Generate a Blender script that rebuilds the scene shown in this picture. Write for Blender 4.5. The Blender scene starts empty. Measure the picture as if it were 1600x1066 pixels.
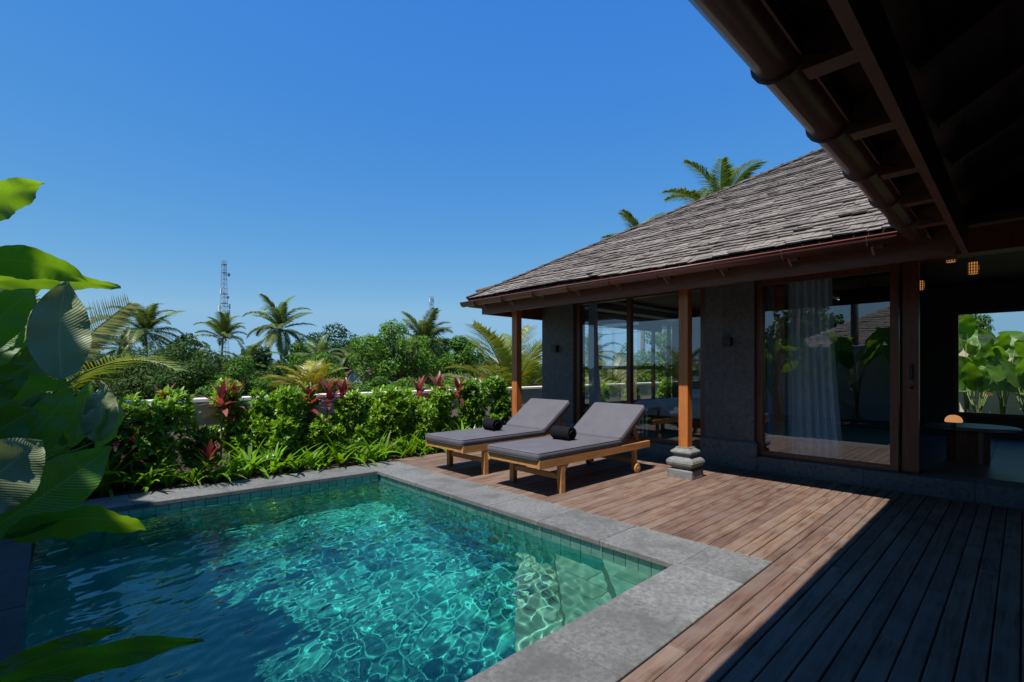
import bpy, math, random
import numpy as np
from mathutils import Vector, Matrix, Euler

R0 = random.Random(7)
rad = math.radians
S = bpy.context.scene
COL = S.collection

# ------------------------------------------------------------------ camera
CAMH = 1.25
FPX = 759.0
HY = 577.0
A = math.atan(800 / FPX)
FW = Vector((math.cos(A), math.sin(A), 0)); RT = Vector((math.sin(A), -math.cos(A), 0))
cd = bpy.data.cameras.new('camera'); cam = bpy.data.objects.new('camera', cd); COL.objects.link(cam)
cam.location = (0, 0, CAMH); cam.rotation_euler = (rad(90), 0, A - rad(90))
cd.sensor_width = 36; cd.lens = 36 * FPX / 1600; cd.shift_y = (HY - 533) / 1600
cd.clip_start = 0.03; cd.clip_end = 5000
S.camera = cam

# ------------------------------------------------------------------ sky and sun
TO_SUN = Vector((-0.5, -0.1, 1.0)).normalized()
SUN_EL = math.asin(TO_SUN.z)
w = bpy.data.worlds.new('World'); S.world = w; w.use_nodes = True
nt = w.node_tree; nt.nodes.clear()
sky = nt.nodes.new('ShaderNodeTexSky'); sky.sky_type = 'NISHITA'; sky.sun_disc = False
sky.sun_elevation = SUN_EL; sky.sun_rotation = math.atan2(TO_SUN.x, TO_SUN.y)
sky.air_density = 1.0; sky.dust_density = 0.0; sky.ozone_density = 2.0; sky.altitude = 60
bg = nt.nodes.new('ShaderNodeBackground'); bg.inputs[1].default_value = 0.10
wo = nt.nodes.new('ShaderNodeOutputWorld')
sep = nt.nodes.new('ShaderNodeSeparateColor'); cmb = nt.nodes.new('ShaderNodeCombineColor'); nt.links.new(sky.outputs[0], sep.inputs[0])
for ch, (a_, p_) in enumerate(((.37, 1.22), (1.22, .64), (4.55, .08))):      # the photograph's deep, polarised blue
    pw = nt.nodes.new('ShaderNodeMath'); pw.operation = 'POWER'; pw.inputs[1].default_value = p_; nt.links.new(sep.outputs[ch], pw.inputs[0])
    ml = nt.nodes.new('ShaderNodeMath'); ml.operation = 'MULTIPLY'; ml.inputs[1].default_value = a_; nt.links.new(pw.outputs[0], ml.inputs[0])
    mn = nt.nodes.new('ShaderNodeMath'); mn.operation = 'MINIMUM'; mn.inputs[1].default_value = (1.9, 3.6, 9)[ch]; nt.links.new(ml.outputs[0], mn.inputs[0]); nt.links.new(mn.outputs[0], cmb.inputs[ch])
nt.links.new(cmb.outputs[0], bg.inputs[0]); nt.links.new(bg.outputs[0], wo.inputs[0])
sl = bpy.data.lights.new('sun', 'SUN'); sl.energy = 5.0; sl.angle = rad(0.53); sl.color = (1, 0.95, 0.87)
sun = bpy.data.objects.new('sun', sl); COL.objects.link(sun)
sun.rotation_euler = TO_SUN.to_track_quat('Z', 'Y').to_euler(); sun.location = (-20, -4, 40)
try: sl.cycles.is_caustics_light = True
except Exception: pass
S.view_settings.view_transform = 'Standard'; S.view_settings.look = 'None'
S.view_settings.exposure = 0.45; S.view_settings.gamma = 1; S.view_settings.use_curve_mapping = False
S.cycles.use_denoising = True
S.cycles.max_bounces = 9; S.cycles.transparent_max_bounces = 16
S.cycles.transmission_bounces = 7; S.cycles.glossy_bounces = 4; S.cycles.diffuse_bounces = 3
S.cycles.sample_clamp_indirect = 4

# ------------------------------------------------------------------ pixel helpers
def ray(px, py): return FW + RT * ((px - 800) / FPX) + Vector((0, 0, (HY - py) / FPX))
def onY(px, py, y):
    d = ray(px, py); t = y / d.y; return d * t + Vector((0, 0, CAMH))
def onX(px, py, x):
    d = ray(px, py); t = x / d.x; return d * t + Vector((0, 0, CAMH))
def onZ(px, py, z):
    d = ray(px, py); t = (z - CAMH) / d.z; return d * t + Vector((0, 0, CAMH))
def far(px, dist, z):                      # a spot `dist` metres ahead, on the ground level z
    d = ray(px, HY); p = d * dist; return Vector((p.x, p.y, z))
def zat(py, dist): return CAMH + (HY - py) / FPX * dist

# ------------------------------------------------------------------ materials
def nn(t, typ, **kw):
    n = t.nodes.new(typ)
    for k, v in kw.items(): setattr(n, k, v)
    return n
def rgba(c): return (c[0], c[1], c[2], 1)
def mat(name, c1, c2=None, scale=6, rough=.7, bump=.0, bscale=None, stretch=(1, 1, 1), detail=6, island=0.0, objrand=0.0,
        c3=None, s3=1.2, f3=(.45, .65), spec=.5, metallic=0, translucent=0, tcol=None, coat=0, bdist=.01, contrast=(.3, .7)):
    m = bpy.data.materials.new(name); m.use_nodes = True; t = m.node_tree; t.nodes.clear(); L = t.links.new
    out = nn(t, 'ShaderNodeOutputMaterial'); p = nn(t, 'ShaderNodeBsdfPrincipled')
    geo = nn(t, 'ShaderNodeNewGeometry'); oi = nn(t, 'ShaderNodeObjectInfo')
    off = nn(t, 'ShaderNodeMath', operation='MULTIPLY'); off.inputs[1].default_value = 13.7 if objrand else 0; L(oi.outputs['Random'], off.inputs[0])
    add = nn(t, 'ShaderNodeVectorMath', operation='ADD'); L(geo.outputs['Position'], add.inputs[0]); L(off.outputs[0], add.inputs[1])
    mp = nn(t, 'ShaderNodeMapping'); mp.inputs['Scale'].default_value = stretch; L(add.outputs[0], mp.inputs[0])
    no = nn(t, 'ShaderNodeTexNoise'); no.inputs['Scale'].default_value = scale; no.inputs['Detail'].default_value = detail; no.inputs['Roughness'].default_value = .62
    L(mp.outputs[0], no.inputs[0])
    cr = nn(t, 'ShaderNodeValToRGB'); cr.color_ramp.elements[0].color = rgba(c1); cr.color_ramp.elements[1].color = rgba(c2 or c1)
    cr.color_ramp.elements[0].position = contrast[0]; cr.color_ramp.elements[1].position = contrast[1]
    L(no.outputs[0], cr.inputs[0]); colr = cr.outputs[0]
    if c3:
        n3 = nn(t, 'ShaderNodeTexNoise'); n3.inputs['Scale'].default_value = s3; n3.inputs['Detail'].default_value = 5; L(add.outputs[0], n3.inputs[0])
        r3 = nn(t, 'ShaderNodeMapRange'); r3.inputs[1].default_value = f3[0]; r3.inputs[2].default_value = f3[1]; L(n3.outputs[0], r3.inputs[0])
        mx = nn(t, 'ShaderNodeMix', data_type='RGBA'); L(r3.outputs[0], mx.inputs['Factor']); L(colr, mx.inputs[6]); mx.inputs[7].default_value = rgba(c3); colr = mx.outputs[2]
    for src, amt in ((geo.outputs['Random Per Island'], island), (oi.outputs['Random'], objrand)):
        if amt:
            mr = nn(t, 'ShaderNodeMapRange'); mr.inputs[3].default_value = 1 - amt; mr.inputs[4].default_value = 1 + amt; L(src, mr.inputs[0])
            hs = nn(t, 'ShaderNodeHueSaturation'); L(mr.outputs[0], hs.inputs['Value']); L(colr, hs.inputs['Color'])
            mh = nn(t, 'ShaderNodeMath', operation='MULTIPLY_ADD'); L(src, mh.inputs[0]); mh.inputs[1].default_value = .03 * min(1, amt * 3); mh.inputs[2].default_value = .5 - .015 * min(1, amt * 3)
            L(mh.outputs[0], hs.inputs['Hue']); colr = hs.outputs[0]
    L(colr, p.inputs['Base Color']); p.inputs['Roughness'].default_value = rough; p.inputs['Specular IOR Level'].default_value = spec
    p.inputs['Metallic'].default_value = metallic; p.inputs['Coat Weight'].default_value = coat
    if bump:
        b = nn(t, 'ShaderNodeBump'); b.inputs['Strength'].default_value = bump; b.inputs['Distance'].default_value = bdist
        if bscale:
            nb = nn(t, 'ShaderNodeTexNoise'); nb.inputs['Scale'].default_value = bscale; nb.inputs['Detail'].default_value = 5; L(mp.outputs[0], nb.inputs[0]); L(nb.outputs[0], b.inputs['Height'])
        else: L(no.outputs[0], b.inputs['Height'])
        L(b.outputs[0], p.inputs['Normal'])
    sh = p.outputs[0]
    if translucent:
        tr = nn(t, 'ShaderNodeBsdfTranslucent'); mm = nn(t, 'ShaderNodeMix', data_type='RGBA', blend_type='MULTIPLY'); mm.inputs['Factor'].default_value = 1
        L(colr, mm.inputs[6]); mm.inputs[7].default_value = rgba(tcol or (1.9, 1.8, .7)); L(mm.outputs[2], tr.inputs[0])
        ms = nn(t, 'ShaderNodeMixShader'); ms.inputs[0].default_value = translucent; L(sh, ms.inputs[1]); L(tr.outputs[0], ms.inputs[2]); sh = ms.outputs[0]
    L(sh, out.inputs[0]); return m

def leafmat(name, c1, c2, rough=.4, tr=.3, tcol=None, veins=0, island=.25, objrand=0, rib=None, spec=.5):
    m = mat(name, c1, c2, scale=3, rough=rough, spec=spec, island=island, objrand=objrand, translucent=tr, tcol=tcol)
    if veins:
        t = m.node_tree; L = t.links.new; p = [n for n in t.nodes if n.type == 'BSDF_PRINCIPLED'][0]
        uv = nn(t, 'ShaderNodeUVMap'); sp = nn(t, 'ShaderNodeSeparateXYZ'); L(uv.outputs[0], sp.inputs[0])
        ab = nn(t, 'ShaderNodeMath', operation='ABSOLUTE'); sb = nn(t, 'ShaderNodeMath', operation='SUBTRACT'); sb.inputs[1].default_value = .5
        L(sp.outputs[0], sb.inputs[0]); L(sb.outputs[0], ab.inputs[0])
        ma = nn(t, 'ShaderNodeMath', operation='MULTIPLY_ADD'); L(ab.outputs[0], ma.inputs[0]); ma.inputs[1].default_value = -.35; L(sp.outputs[1], ma.inputs[2])
        ml = nn(t, 'ShaderNodeMath', operation='MULTIPLY'); ml.inputs[1].default_value = veins; L(ma.outputs[0], ml.inputs[0])
        sn = nn(t, 'ShaderNodeMath', operation='SINE'); L(ml.outputs[0], sn.inputs[0])
        b = nn(t, 'ShaderNodeBump'); b.inputs['Strength'].default_value = .25; b.inputs['Distance'].default_value = .0025; L(sn.outputs[0], b.inputs['Height']); L(b.outputs[0], p.inputs['Normal'])
        # pale midrib and faint lighter veins
        lt = nn(t, 'ShaderNodeMath', operation='LESS_THAN'); lt.inputs[1].default_value = .018; L(ab.outputs[0], lt.inputs[0])
        vs = nn(t, 'ShaderNodeMath', operation='MULTIPLY_ADD'); L(sn.outputs[0], vs.inputs[0]); vs.inputs[1].default_value = .10; vs.inputs[2].default_value = .10
        mxf = nn(t, 'ShaderNodeMath', operation='MAXIMUM'); L(lt.outputs[0], mxf.inputs[0]); L(vs.outputs[0], mxf.inputs[1])
        src = p.inputs['Base Color'].links[0].from_socket
        mx = nn(t, 'ShaderNodeMix', data_type='RGBA'); L(mxf.outputs[0], mx.inputs['Factor']); L(src, mx.inputs[6]); mx.inputs[7].default_value = rgba(rib or (.25, .33, .1)); L(mx.outputs[2], p.inputs['Base Color'])
    return m

M = {}
M['plank'] = mat('deck_wood', (.055, .030, .021), (.218, .131, .090), scale=10, stretch=(.25, 3.4, 1), rough=.68, bump=.5, objrand=.20, c3=(.17, .122, .098), s3=4.2, f3=(.42, .72), bdist=.005, detail=10)
M['coping'] = mat('andesite_paving', (.082, .084, .085), (.185, .187, .182), scale=38, rough=.85, bump=.5, bscale=170, objrand=.16, c3=(.085, .085, .082), s3=4.5, f3=(.46, .74), bdist=.004, detail=12)
M['darkslab'] = mat('dark_slate', (.018, .019, .021), (.04, .041, .043), scale=9, rough=.7, bump=.3, bscale=90, objrand=.15)  # own dark tone of the slabs along the left pool edge
M['tile'] = mat('pool_tile_stone', (.26, .38, .33), (.46, .55, .48), scale=9, rough=.45, objrand=.10)
M['floortile'] = mat('pool_floor_stone', (.012, .25, .22), (.045, .35, .30), scale=1.6, rough=.6, island=.06)  # green stone tinted teal, standing in for light absorbed by deep water
M['grout'] = mat('pool_grout', (.018, .27, .25), (.04, .34, .31), rough=.8)
M['steptile'] = mat('pool_step_stone', (.10, .21, .15), (.21, .32, .235), scale=9, rough=.5, objrand=.22)
M['soil'] = mat('soil', (.025, .018, .012), (.06, .042, .03), scale=14, rough=.95, bump=.8)
M['terrace'] = mat('terrace_concrete', (.03, .028, .026), (.05, .045, .04), rough=.9)
M['wallpaint'] = mat('wall_render', (.56, .48, .37), (.66, .58, .46), scale=3, rough=.85, bump=.1, bscale=60, c3=(.44, .38, .29), s3=1.5, f3=(.5, .8))
M['cap'] = mat('wall_cap', (.66, .64, .6), (.74, .72, .68), scale=5, rough=.8, bump=.1, bscale=50)
M['stone'] = mat('volcanic_stone', (.085, .08, .08), (.135, .128, .126), scale=14, rough=.88, bump=.5, bscale=38, objrand=.08, c3=(.055, .054, .056), s3=24, f3=(.58, .72), bdist=.008)
M['plinth'] = mat('plinth_stone', (.095, .1, .105), (.155, .16, .165), scale=20, rough=.85, bump=.5, bscale=45, objrand=.10, c3=(.06, .06, .06), s3=26, f3=(.58, .70))
M['carved'] = mat('carved_grey_stone', (.11, .113, .11), (.20, .204, .198), scale=18, rough=.8, bump=.35, bscale=70)
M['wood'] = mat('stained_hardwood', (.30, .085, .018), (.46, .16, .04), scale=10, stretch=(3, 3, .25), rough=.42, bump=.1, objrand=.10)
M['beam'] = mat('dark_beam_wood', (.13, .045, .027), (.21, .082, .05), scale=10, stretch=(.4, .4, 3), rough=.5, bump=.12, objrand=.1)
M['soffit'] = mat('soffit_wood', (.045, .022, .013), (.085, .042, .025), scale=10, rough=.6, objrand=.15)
M['frame'] = mat('window_frame_wood', (.085, .028, .014), (.16, .056, .028), scale=9, stretch=(3, 3, .3), rough=.4, objrand=.08)
M['gutter'] = mat('gutter_metal', (.15, .05, .036), (.18, .062, .046), scale=3, rough=.33, spec=.6)
M['gutterdark'] = mat('gutter_metal_dark', (.13, .056, .042), (.16, .068, .05), scale=3, rough=.3, spec=.6)
M['shingle'] = mat('ironwood_shingle', (.10, .083, .070), (.23, .197, .172), scale=22, rough=.85, bump=.4, island=.22, objrand=.0, c3=(.085, .062, .05), s3=1.6, f3=(.5, .8))
M['shingle1'] = mat('ironwood_shingle_single', (.10, .083, .070), (.23, .197, .172), scale=22, rough=.85, bump=.4, objrand=.22, c3=(.085, .062, .05), s3=1.6, f3=(.5, .8))
M['teak'] = mat('teak', (.30, .125, .035), (.46, .22, .07), scale=9, stretch=(.6, 3, 3), rough=.5, bump=.1, objrand=.10)
M['cushion'] = mat('grey_canvas', (.088, .085, .10), (.112, .108, .124), scale=4, rough=.9, bump=.25, bscale=420, spec=.2, bdist=.002)
M['towel'] = mat('black_terry', (.006, .006, .008), (.014, .014, .017), scale=60, rough=1, bump=1.0, bscale=260, spec=.1, bdist=.006)
M['black'] = mat('black_metal', (.012, .012, .014), rough=.5)
M['steel'] = mat('steel', (.34, .35, .37), rough=.5, metallic=.3)
M['white'] = mat('white_paint', (.55, .55, .53), (.62, .62, .60), rough=.7)
M['linen'] = mat('white_linen', (.62, .66, .70), (.7, .73, .76), rough=.9)
M['curtain'] = mat('sheer_curtain', (.58, .72, .86), (.64, .78, .92), rough=.9, translucent=.4, tcol=(1, 1, 1))
M['darkwall'] = mat('interior_wall', (.035, .033, .032), (.05, .047, .045), rough=.85)
M['intfloor'] = mat('interior_floor_tile', (.10, .10, .10), (.14, .14, .14), scale=4, rough=.35, objrand=.1)
M['ground'] = mat('valley_ground', (.03, .05, .015), (.08, .10, .035), scale=.15, rough=.95)
M['bark'] = mat('bark', (.07, .055, .04), (.15, .12, .095), scale=8, stretch=(1, 1, .4), rough=.9, bump=.5)
M['palmbark'] = mat('palm_trunk', (.15, .13, .11), (.26, .23, .20), scale=6, stretch=(1, 1, 4), rough=.9, bump=.5)
M['stalk'] = mat('leaf_stalk', (.10, .16, .03), (.17, .22, .05), rough=.5)
M['redstalk'] = mat('cordyline_stem', (.14, .10, .07), (.22, .16, .11), rough=.8)
def weather(m):
    t = m.node_tree; L = t.links.new; p = [n for n in t.nodes if n.type == 'BSDF_PRINCIPLED'][0]
    uv = nn(t, 'ShaderNodeUVMap'); sp = nn(t, 'ShaderNodeSeparateXYZ'); L(uv.outputs[0], sp.inputs[0]); geo = nn(t, 'ShaderNodeNewGeometry')
    no = nn(t, 'ShaderNodeTexNoise'); no.inputs['Scale'].default_value = 14; no.inputs['Detail'].default_value = 6; L(geo.outputs['Position'], no.inputs[0])
    e = nn(t, 'ShaderNodeMath', operation='SUBTRACT'); e.inputs[1].default_value = .5; L(sp.outputs[0], e.inputs[0]); ea = nn(t, 'ShaderNodeMath', operation='ABSOLUTE'); L(e.outputs[0], ea.inputs[0])
    ad = nn(t, 'ShaderNodeMath', operation='MULTIPLY_ADD'); L(no.outputs[0], ad.inputs[0]); ad.inputs[1].default_value = .32; L(ea.outputs[0], ad.inputs[2])
    mr = nn(t, 'ShaderNodeMapRange'); mr.inputs[1].default_value = .655; mr.inputs[2].default_value = .69; L(ad.outputs[0], mr.inputs[0])
    src = p.inputs['Base Color'].links[0].from_socket; mx = nn(t, 'ShaderNodeMix', data_type='RGBA'); L(mr.outputs[0], mx.inputs['Factor']); L(src, mx.inputs[6]); mx.inputs[7].default_value = (.16, .10, .035, 1); L(mx.outputs[2], p.inputs['Base Color'])
    return m
M['bigleaf'] = leafmat('calathea_leaf', (.065, .165, .02), (.11, .24, .032), rough=.36, tr=.48, tcol=(2.4, 2.0, .35), veins=210, island=0, objrand=.2)
M['paleleaf'] = leafmat('calathea_leaf_pale', (.17, .23, .10), (.25, .30, .15), rough=.5, tr=.25, tcol=(1.3, 1.3, .7), veins=210, island=0, objrand=.1, rib=(.36, .38, .2))
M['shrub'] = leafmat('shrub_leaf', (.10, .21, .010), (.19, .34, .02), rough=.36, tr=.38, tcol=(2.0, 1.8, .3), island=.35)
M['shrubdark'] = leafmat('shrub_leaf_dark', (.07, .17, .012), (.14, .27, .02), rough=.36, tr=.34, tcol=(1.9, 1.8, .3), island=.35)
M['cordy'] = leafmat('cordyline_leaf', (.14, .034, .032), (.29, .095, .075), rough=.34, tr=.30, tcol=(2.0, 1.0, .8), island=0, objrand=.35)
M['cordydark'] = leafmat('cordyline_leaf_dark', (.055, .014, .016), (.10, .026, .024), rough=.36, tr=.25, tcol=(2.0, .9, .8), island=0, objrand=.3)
M['strap'] = leafmat('strap_leaf', (.09, .20, .012), (.17, .33, .025), rough=.34, tr=.38, tcol=(1.9, 1.8, .3), island=0, objrand=.3)
M['frond'] = leafmat('coconut_frond', (.075, .125, .03), (.15, .20, .06), rough=.45, tr=.28, island=.2, objrand=.22)
M['yfrond'] = leafmat('golden_palm_frond', (.20, .20, .03), (.34, .30, .05), rough=.4, tr=.3, tcol=(1.4, 1.2, .4), island=.2, objrand=.2)
M['gfrond'] = leafmat('areca_frond', (.10, .15, .025), (.20, .22, .04), rough=.4, tr=.3, tcol=(1.6, 1.4, .4), island=.2, objrand=.2)
TREEC = {'dark': ((.022, .058, .012), (.055, .105, .02)), 'olive': ((.035, .075, .016), (.08, .125, .03)), 'bright': ((.055, .14, .012), (.13, .23, .03)), 'mid': ((.038, .105, .012), (.085, .17, .02)), 'deep': ((.018, .052, .014), (.045, .09, .022))}
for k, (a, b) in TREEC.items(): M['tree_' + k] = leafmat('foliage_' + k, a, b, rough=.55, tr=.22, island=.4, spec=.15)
M['roofbrown'] = mat('brown_roof_tile', (.075, .04, .03), (.12, .065, .048), scale=3, rough=.85, island=.2)
M['roofred'] = mat('red_roof_tile', (.16, .065, .045), (.24, .10, .07), scale=3, rough=.85, island=.2)
M['roofgrey'] = mat('grey_roof_tile', (.15, .14, .13), (.24, .225, .21), scale=3, rough=.85, island=.2)
M['bluewall'] = mat('bluish_wall', (.20, .25, .30), (.25, .30, .35), rough=.8)
M['darkpane'] = mat('dark_window', (.02, .025, .03), rough=.15)
def emis(name, col, st, base):
    m = mat(name, base, rough=.6); p = [n for n in m.node_tree.nodes if n.type == 'BSDF_PRINCIPLED'][0]
    p.inputs['Emission Color'].default_value = rgba(col); p.inputs['Emission Strength'].default_value = st; return m
M['lampglow'] = emis('lantern_glow', (1, .42, .10), .32, (.5, .3, .12))
M['mushroom'] = emis('lamp_dome_glow', (1, .45, .16), .38, (.6, .4, .25))
M['rattan'] = mat('rattan', (.10, .06, .025), (.16, .10, .045), rough=.7)

def glassmat():
    m = bpy.data.materials.new('window_glass'); m.use_nodes = True; t = m.node_tree; t.nodes.clear(); L = t.links.new
    out = nn(t, 'ShaderNodeOutputMaterial'); tr = nn(t, 'ShaderNodeBsdfTransparent'); gl = nn(t, 'ShaderNodeBsdfGlossy'); gl.inputs['Roughness'].default_value = 0.0
    tr.inputs[0].default_value = (.93, .95, .95, 1)
    mx = nn(t, 'ShaderNodeMixShader'); geo = nn(t, 'ShaderNodeNewGeometry')
    dt = nn(t, 'ShaderNodeVectorMath', operation='DOT_PRODUCT'); L(geo.outputs['Incoming'], dt.inputs[0]); L(geo.outputs['Normal'], dt.inputs[1])
    ab = nn(t, 'ShaderNodeMath', operation='ABSOLUTE'); L(dt.outputs['Value'], ab.inputs[0]); iv = nn(t, 'ShaderNodeMath', operation='SUBTRACT'); iv.inputs[0].default_value = 1; L(ab.outputs[0], iv.inputs[1])
    p5 = nn(t, 'ShaderNodeMath', operation='POWER'); p5.inputs[1].default_value = 5; L(iv.outputs[0], p5.inputs[0])
    fr = nn(t, 'ShaderNodeMath', operation='MULTIPLY_ADD'); fr.inputs[1].default_value = .81; fr.inputs[2].default_value = .19; L(p5.outputs[0], fr.inputs[0]); n1 = nn(t, 'ShaderNodeTexNoise'); n1.inputs['Scale'].default_value = .9; L(geo.outputs['Position'], n1.inputs[0])
    b = nn(t, 'ShaderNodeBump'); b.inputs['Strength'].default_value = .03; b.inputs['Distance'].default_value = .02; L(n1.outputs[0], b.inputs['Height']); L(b.outputs[0], gl.inputs['Normal'])
    L(fr.outputs[0], mx.inputs[0]); L(tr.outputs[0], mx.inputs[1]); L(gl.outputs[0], mx.inputs[2]); L(mx.outputs[0], out.inputs[0]); return m
M['glass'] = glassmat()
def watermat():
    m = bpy.data.materials.new('pool_water'); m.use_nodes = True; t = m.node_tree; t.nodes.clear(); L = t.links.new
    out = nn(t, 'ShaderNodeOutputMaterial'); g = nn(t, 'ShaderNodeBsdfGlass'); g.inputs['IOR'].default_value = 1.33; g.inputs['Roughness'].default_value = 0
    g.inputs[0].default_value = (.72, .96, .94, 1)
    L(g.outputs[0], out.inputs[0]); return m
M['water'] = watermat()

weather(M['bigleaf']); weather(M['paleleaf'])
# ------------------------------------------------------------------ mesh helpers
def wm(o):
    b = o.matrix_basis
    return wm(o.parent) @ o.matrix_parent_inverse @ b if o.parent else b.copy()
def link(o, parent=None, local=False):
    COL.objects.link(o)
    if parent:
        o.parent = parent
        if not local: o.matrix_parent_inverse = wm(parent).inverted()
    return o
def tag(o, label=None, cat=None, group=None, kind=None):
    if label: o['label'] = label
    if cat: o['category'] = cat
    if group: o['group'] = group
    if kind: o['kind'] = kind
    return o
def thing(name, loc, label, cat, group=None, rz=0):
    o = bpy.data.objects.new(name, None); o.empty_display_size = .1; o.location = loc; o.rotation_euler = (0, 0, rz)
    COL.objects.link(o); return tag(o, label, cat, group)

class MB:
    def __init__(s): s.v = []; s.f = []; s.uv = []
    def add(s, vs, fs):
        b = len(s.v); s.v += [tuple(v) for v in vs]; s.f += [tuple(i + b for i in f) for f in fs]; return s
    def box(s, a, b, bev=0, rot=None, piv=None):
        x0, y0, z0 = a; x1, y1, z1 = b
        if bev:
            e = bev
            vs = []
            for z, k in ((z0, 0), (z1 - e, 0), (z1, e)):
                vs += [(x0 + k, y0 + k, z), (x1 - k, y0 + k, z), (x1 - k, y1 - k, z), (x0 + k, y1 - k, z)]
            fs = [(3, 2, 1, 0), (8, 9, 10, 11)]
            for r in (0, 4):
                for i in range(4):
                    j = (i + 1) % 4; fs.append((r + i, r + j, r + 4 + j, r + 4 + i))
        else:
            vs = [(x, y, z) for z in (z0, z1) for x, y in ((x0, y0), (x1, y0), (x1, y1), (x0, y1))]
            fs = [(3, 2, 1, 0), (4, 5, 6, 7), (0, 1, 5, 4), (1, 2, 6, 5), (2, 3, 7, 6), (3, 0, 4, 7)]
        if rot is not None:
            c = Vector(piv) if piv is not None else Vector(((x0 + x1) / 2, (y0 + y1) / 2, (z0 + z1) / 2))
            vs = [c + rot @ (Vector(v) - c) for v in vs]
        return s.add(vs, fs)
    def bar(s, p, q, w, h, up=(0, 0, 1)):           # a bar of w x h section from p to q
        p = Vector(p); q = Vector(q); d = (q - p).normalized(); up = Vector(up)
        sd = d.cross(up).normalized(); u = sd.cross(d).normalized()
        vs = [c + sd * a * w / 2 + u * b * h / 2 for c in (p, q) for a, b in ((-1, -1), (1, -1), (1, 1), (-1, 1))]
        return s.add(vs, [(0, 1, 2, 3), (7, 6, 5, 4), (1, 0, 4, 5), (2, 1, 5, 6), (3, 2, 6, 7), (0, 3, 7, 4)])
    def tube(s, pts, radii, n=8, cap=True):
        pts = [Vector(p) for p in pts]; vs = []; fs = []
        if not hasattr(radii, '__len__'): radii = [radii] * len(pts)
        ref = Vector((0, 0, 1)) if abs((pts[-1] - pts[0]).normalized().z) < .9 else Vector((1, 0, 0))
        for i, p in enumerate(pts):
            d = (pts[min(i + 1, len(pts) - 1)] - pts[max(i - 1, 0)]).normalized()
            a = d.cross(ref).normalized(); b = a.cross(d)
            for k in range(n):
                th = 2 * math.pi * k / n; vs.append(p + (a * math.cos(th) + b * math.sin(th)) * radii[i])
        for i in range(len(pts) - 1):
            for k in range(n):
                j = (k + 1) % n; fs.append((i * n + k, i * n + j, (i + 1) * n + j, (i + 1) * n + k))
        if cap: fs.append(tuple(range(n - 1, -1, -1))); fs.append(tuple(range((len(pts) - 1) * n, len(pts) * n)))
        return s.add(vs, fs)
    def rings(s, rings, cap=True):
        n = len(rings[0]); vs = [v for r in rings for v in r]; fs = []
        for i in range(len(rings) - 1):
            for k in range(n):
                j = (k + 1) % n; fs.append((i * n + k, i * n + j, (i + 1) * n + j, (i + 1) * n + k))
        if cap: fs.append(tuple(range(n - 1, -1, -1))); fs.append(tuple(range((len(rings) - 1) * n, len(rings) * n)))
        return s.add(vs, fs)
    def lathe(s, prof, c, n=20):
        return s.rings([[(c[0] + r * math.cos(2 * math.pi * k / n), c[1] + r * math.sin(2 * math.pi * k / n), c[2] + z) for k in range(n)] for r, z in prof])
    def mesh(s, name, m, smooth=False):
        me = bpy.data.meshes.new(name); me.from_pydata(s.v, [], s.f)
        if s.uv:
            ul = me.uv_layers.new(name='UVMap'); li = np.empty(len(me.loops), dtype=np.int32); me.loops.foreach_get('vertex_index', li)
            ul.data.foreach_set('uv', np.array(s.uv, dtype=np.float32)[li].ravel())
        me.materials.append(M[m] if isinstance(m, str) else m)
        if smooth: me.polygons.foreach_set('use_smooth', [True] * len(me.polygons))
        me.update(); return me
    def build(s, name, m, parent=None, smooth=False, local=False):
        return link(bpy.data.objects.new(name, s.mesh(name, m, smooth)), parent, local)
def box(name, a, b, m, parent=None, bev=0, **k): return MB().box(a, b, bev, **k).build(name, m, parent)
def struct(o): o['kind'] = 'structure'; return o
def put(me, name, parent, loc, rot=None, scale=None):      # an object sharing mesh data, local to its parent
    o = bpy.data.objects.new(name, me); o.location = loc
    if rot is not None: o.rotation_euler = rot
    if scale is not None: o.scale = scale if hasattr(scale, '__len__') else (scale,) * 3
    return link(o, parent, True)

# ------------------------------------------------------------------ layout (metres; X to the house, Y along its front)
PX, PN = 2.92, 1.525                  # inner pool edge right / near
COX, CON = 3.39, 1.125                # outer coping edge right / near
PL = -0.12                            # inner pool edge left
def pfar(x): return 5.47 + (PX - x) * .085      # far inner edge, not quite square to the rest
WZ = -0.082
HX = 6.30                             # plinth face of the house
FZ = 0.175                            # house floor

# ground and terrace block (around the pool)
struct(MB().add([(-900, -900, -3.2), (1600, -900, -3.2), (1600, 1600, -3.2), (-900, 1600, -3.2)], [(0, 1, 2, 3)]).build('ground', 'ground'))
tb = MB()
tb.box((PX + .08, -7, -3.3), (17, 7.02, -.045)); tb.box((-9, -7, -3.3), (PX + .075, PN - .06, -.045))
tb.box((-9, PN - .058, -3.3), (PL - .06, 7.02, -.046)); tb.box((PL - .058, 5.98, -3.3), (PX + .078, 7.02, -.047))
tb.box((-.3, 1.3, -3.3), (3.1, 6.1, -1.6))
struct(tb.build('terrace', 'terrace'))
# planting-bed soil
MBs = MB()
nx, ny = 60, 8
vs = []
for i in range(nx + 1):
    for j in range(ny + 1):
        x = -2 + 8.25 * i / nx; y0 = max(6.02, (pfar(x) + .50) if x < 3.4 else 6.02); y = y0 + (7.03 - y0) * j / ny
        vs.append((x, y, -.03 + (0.03 if 0 < j < ny else 0) + R0.uniform(-.012, .012)))
MBs.add(vs, [(i * (ny + 1) + j, (i + 1) * (ny + 1) + j, (i + 1) * (ny + 1) + j + 1, i * (ny + 1) + j + 1) for i in range(nx) for j in range(ny)])
struct(MBs.build('planting_bed', 'soil', smooth=True))
struct(box('side_planting_bed', (-1.85, -1.0, -.044), (-.60, 6.0, -.02), 'soil'))

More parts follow.
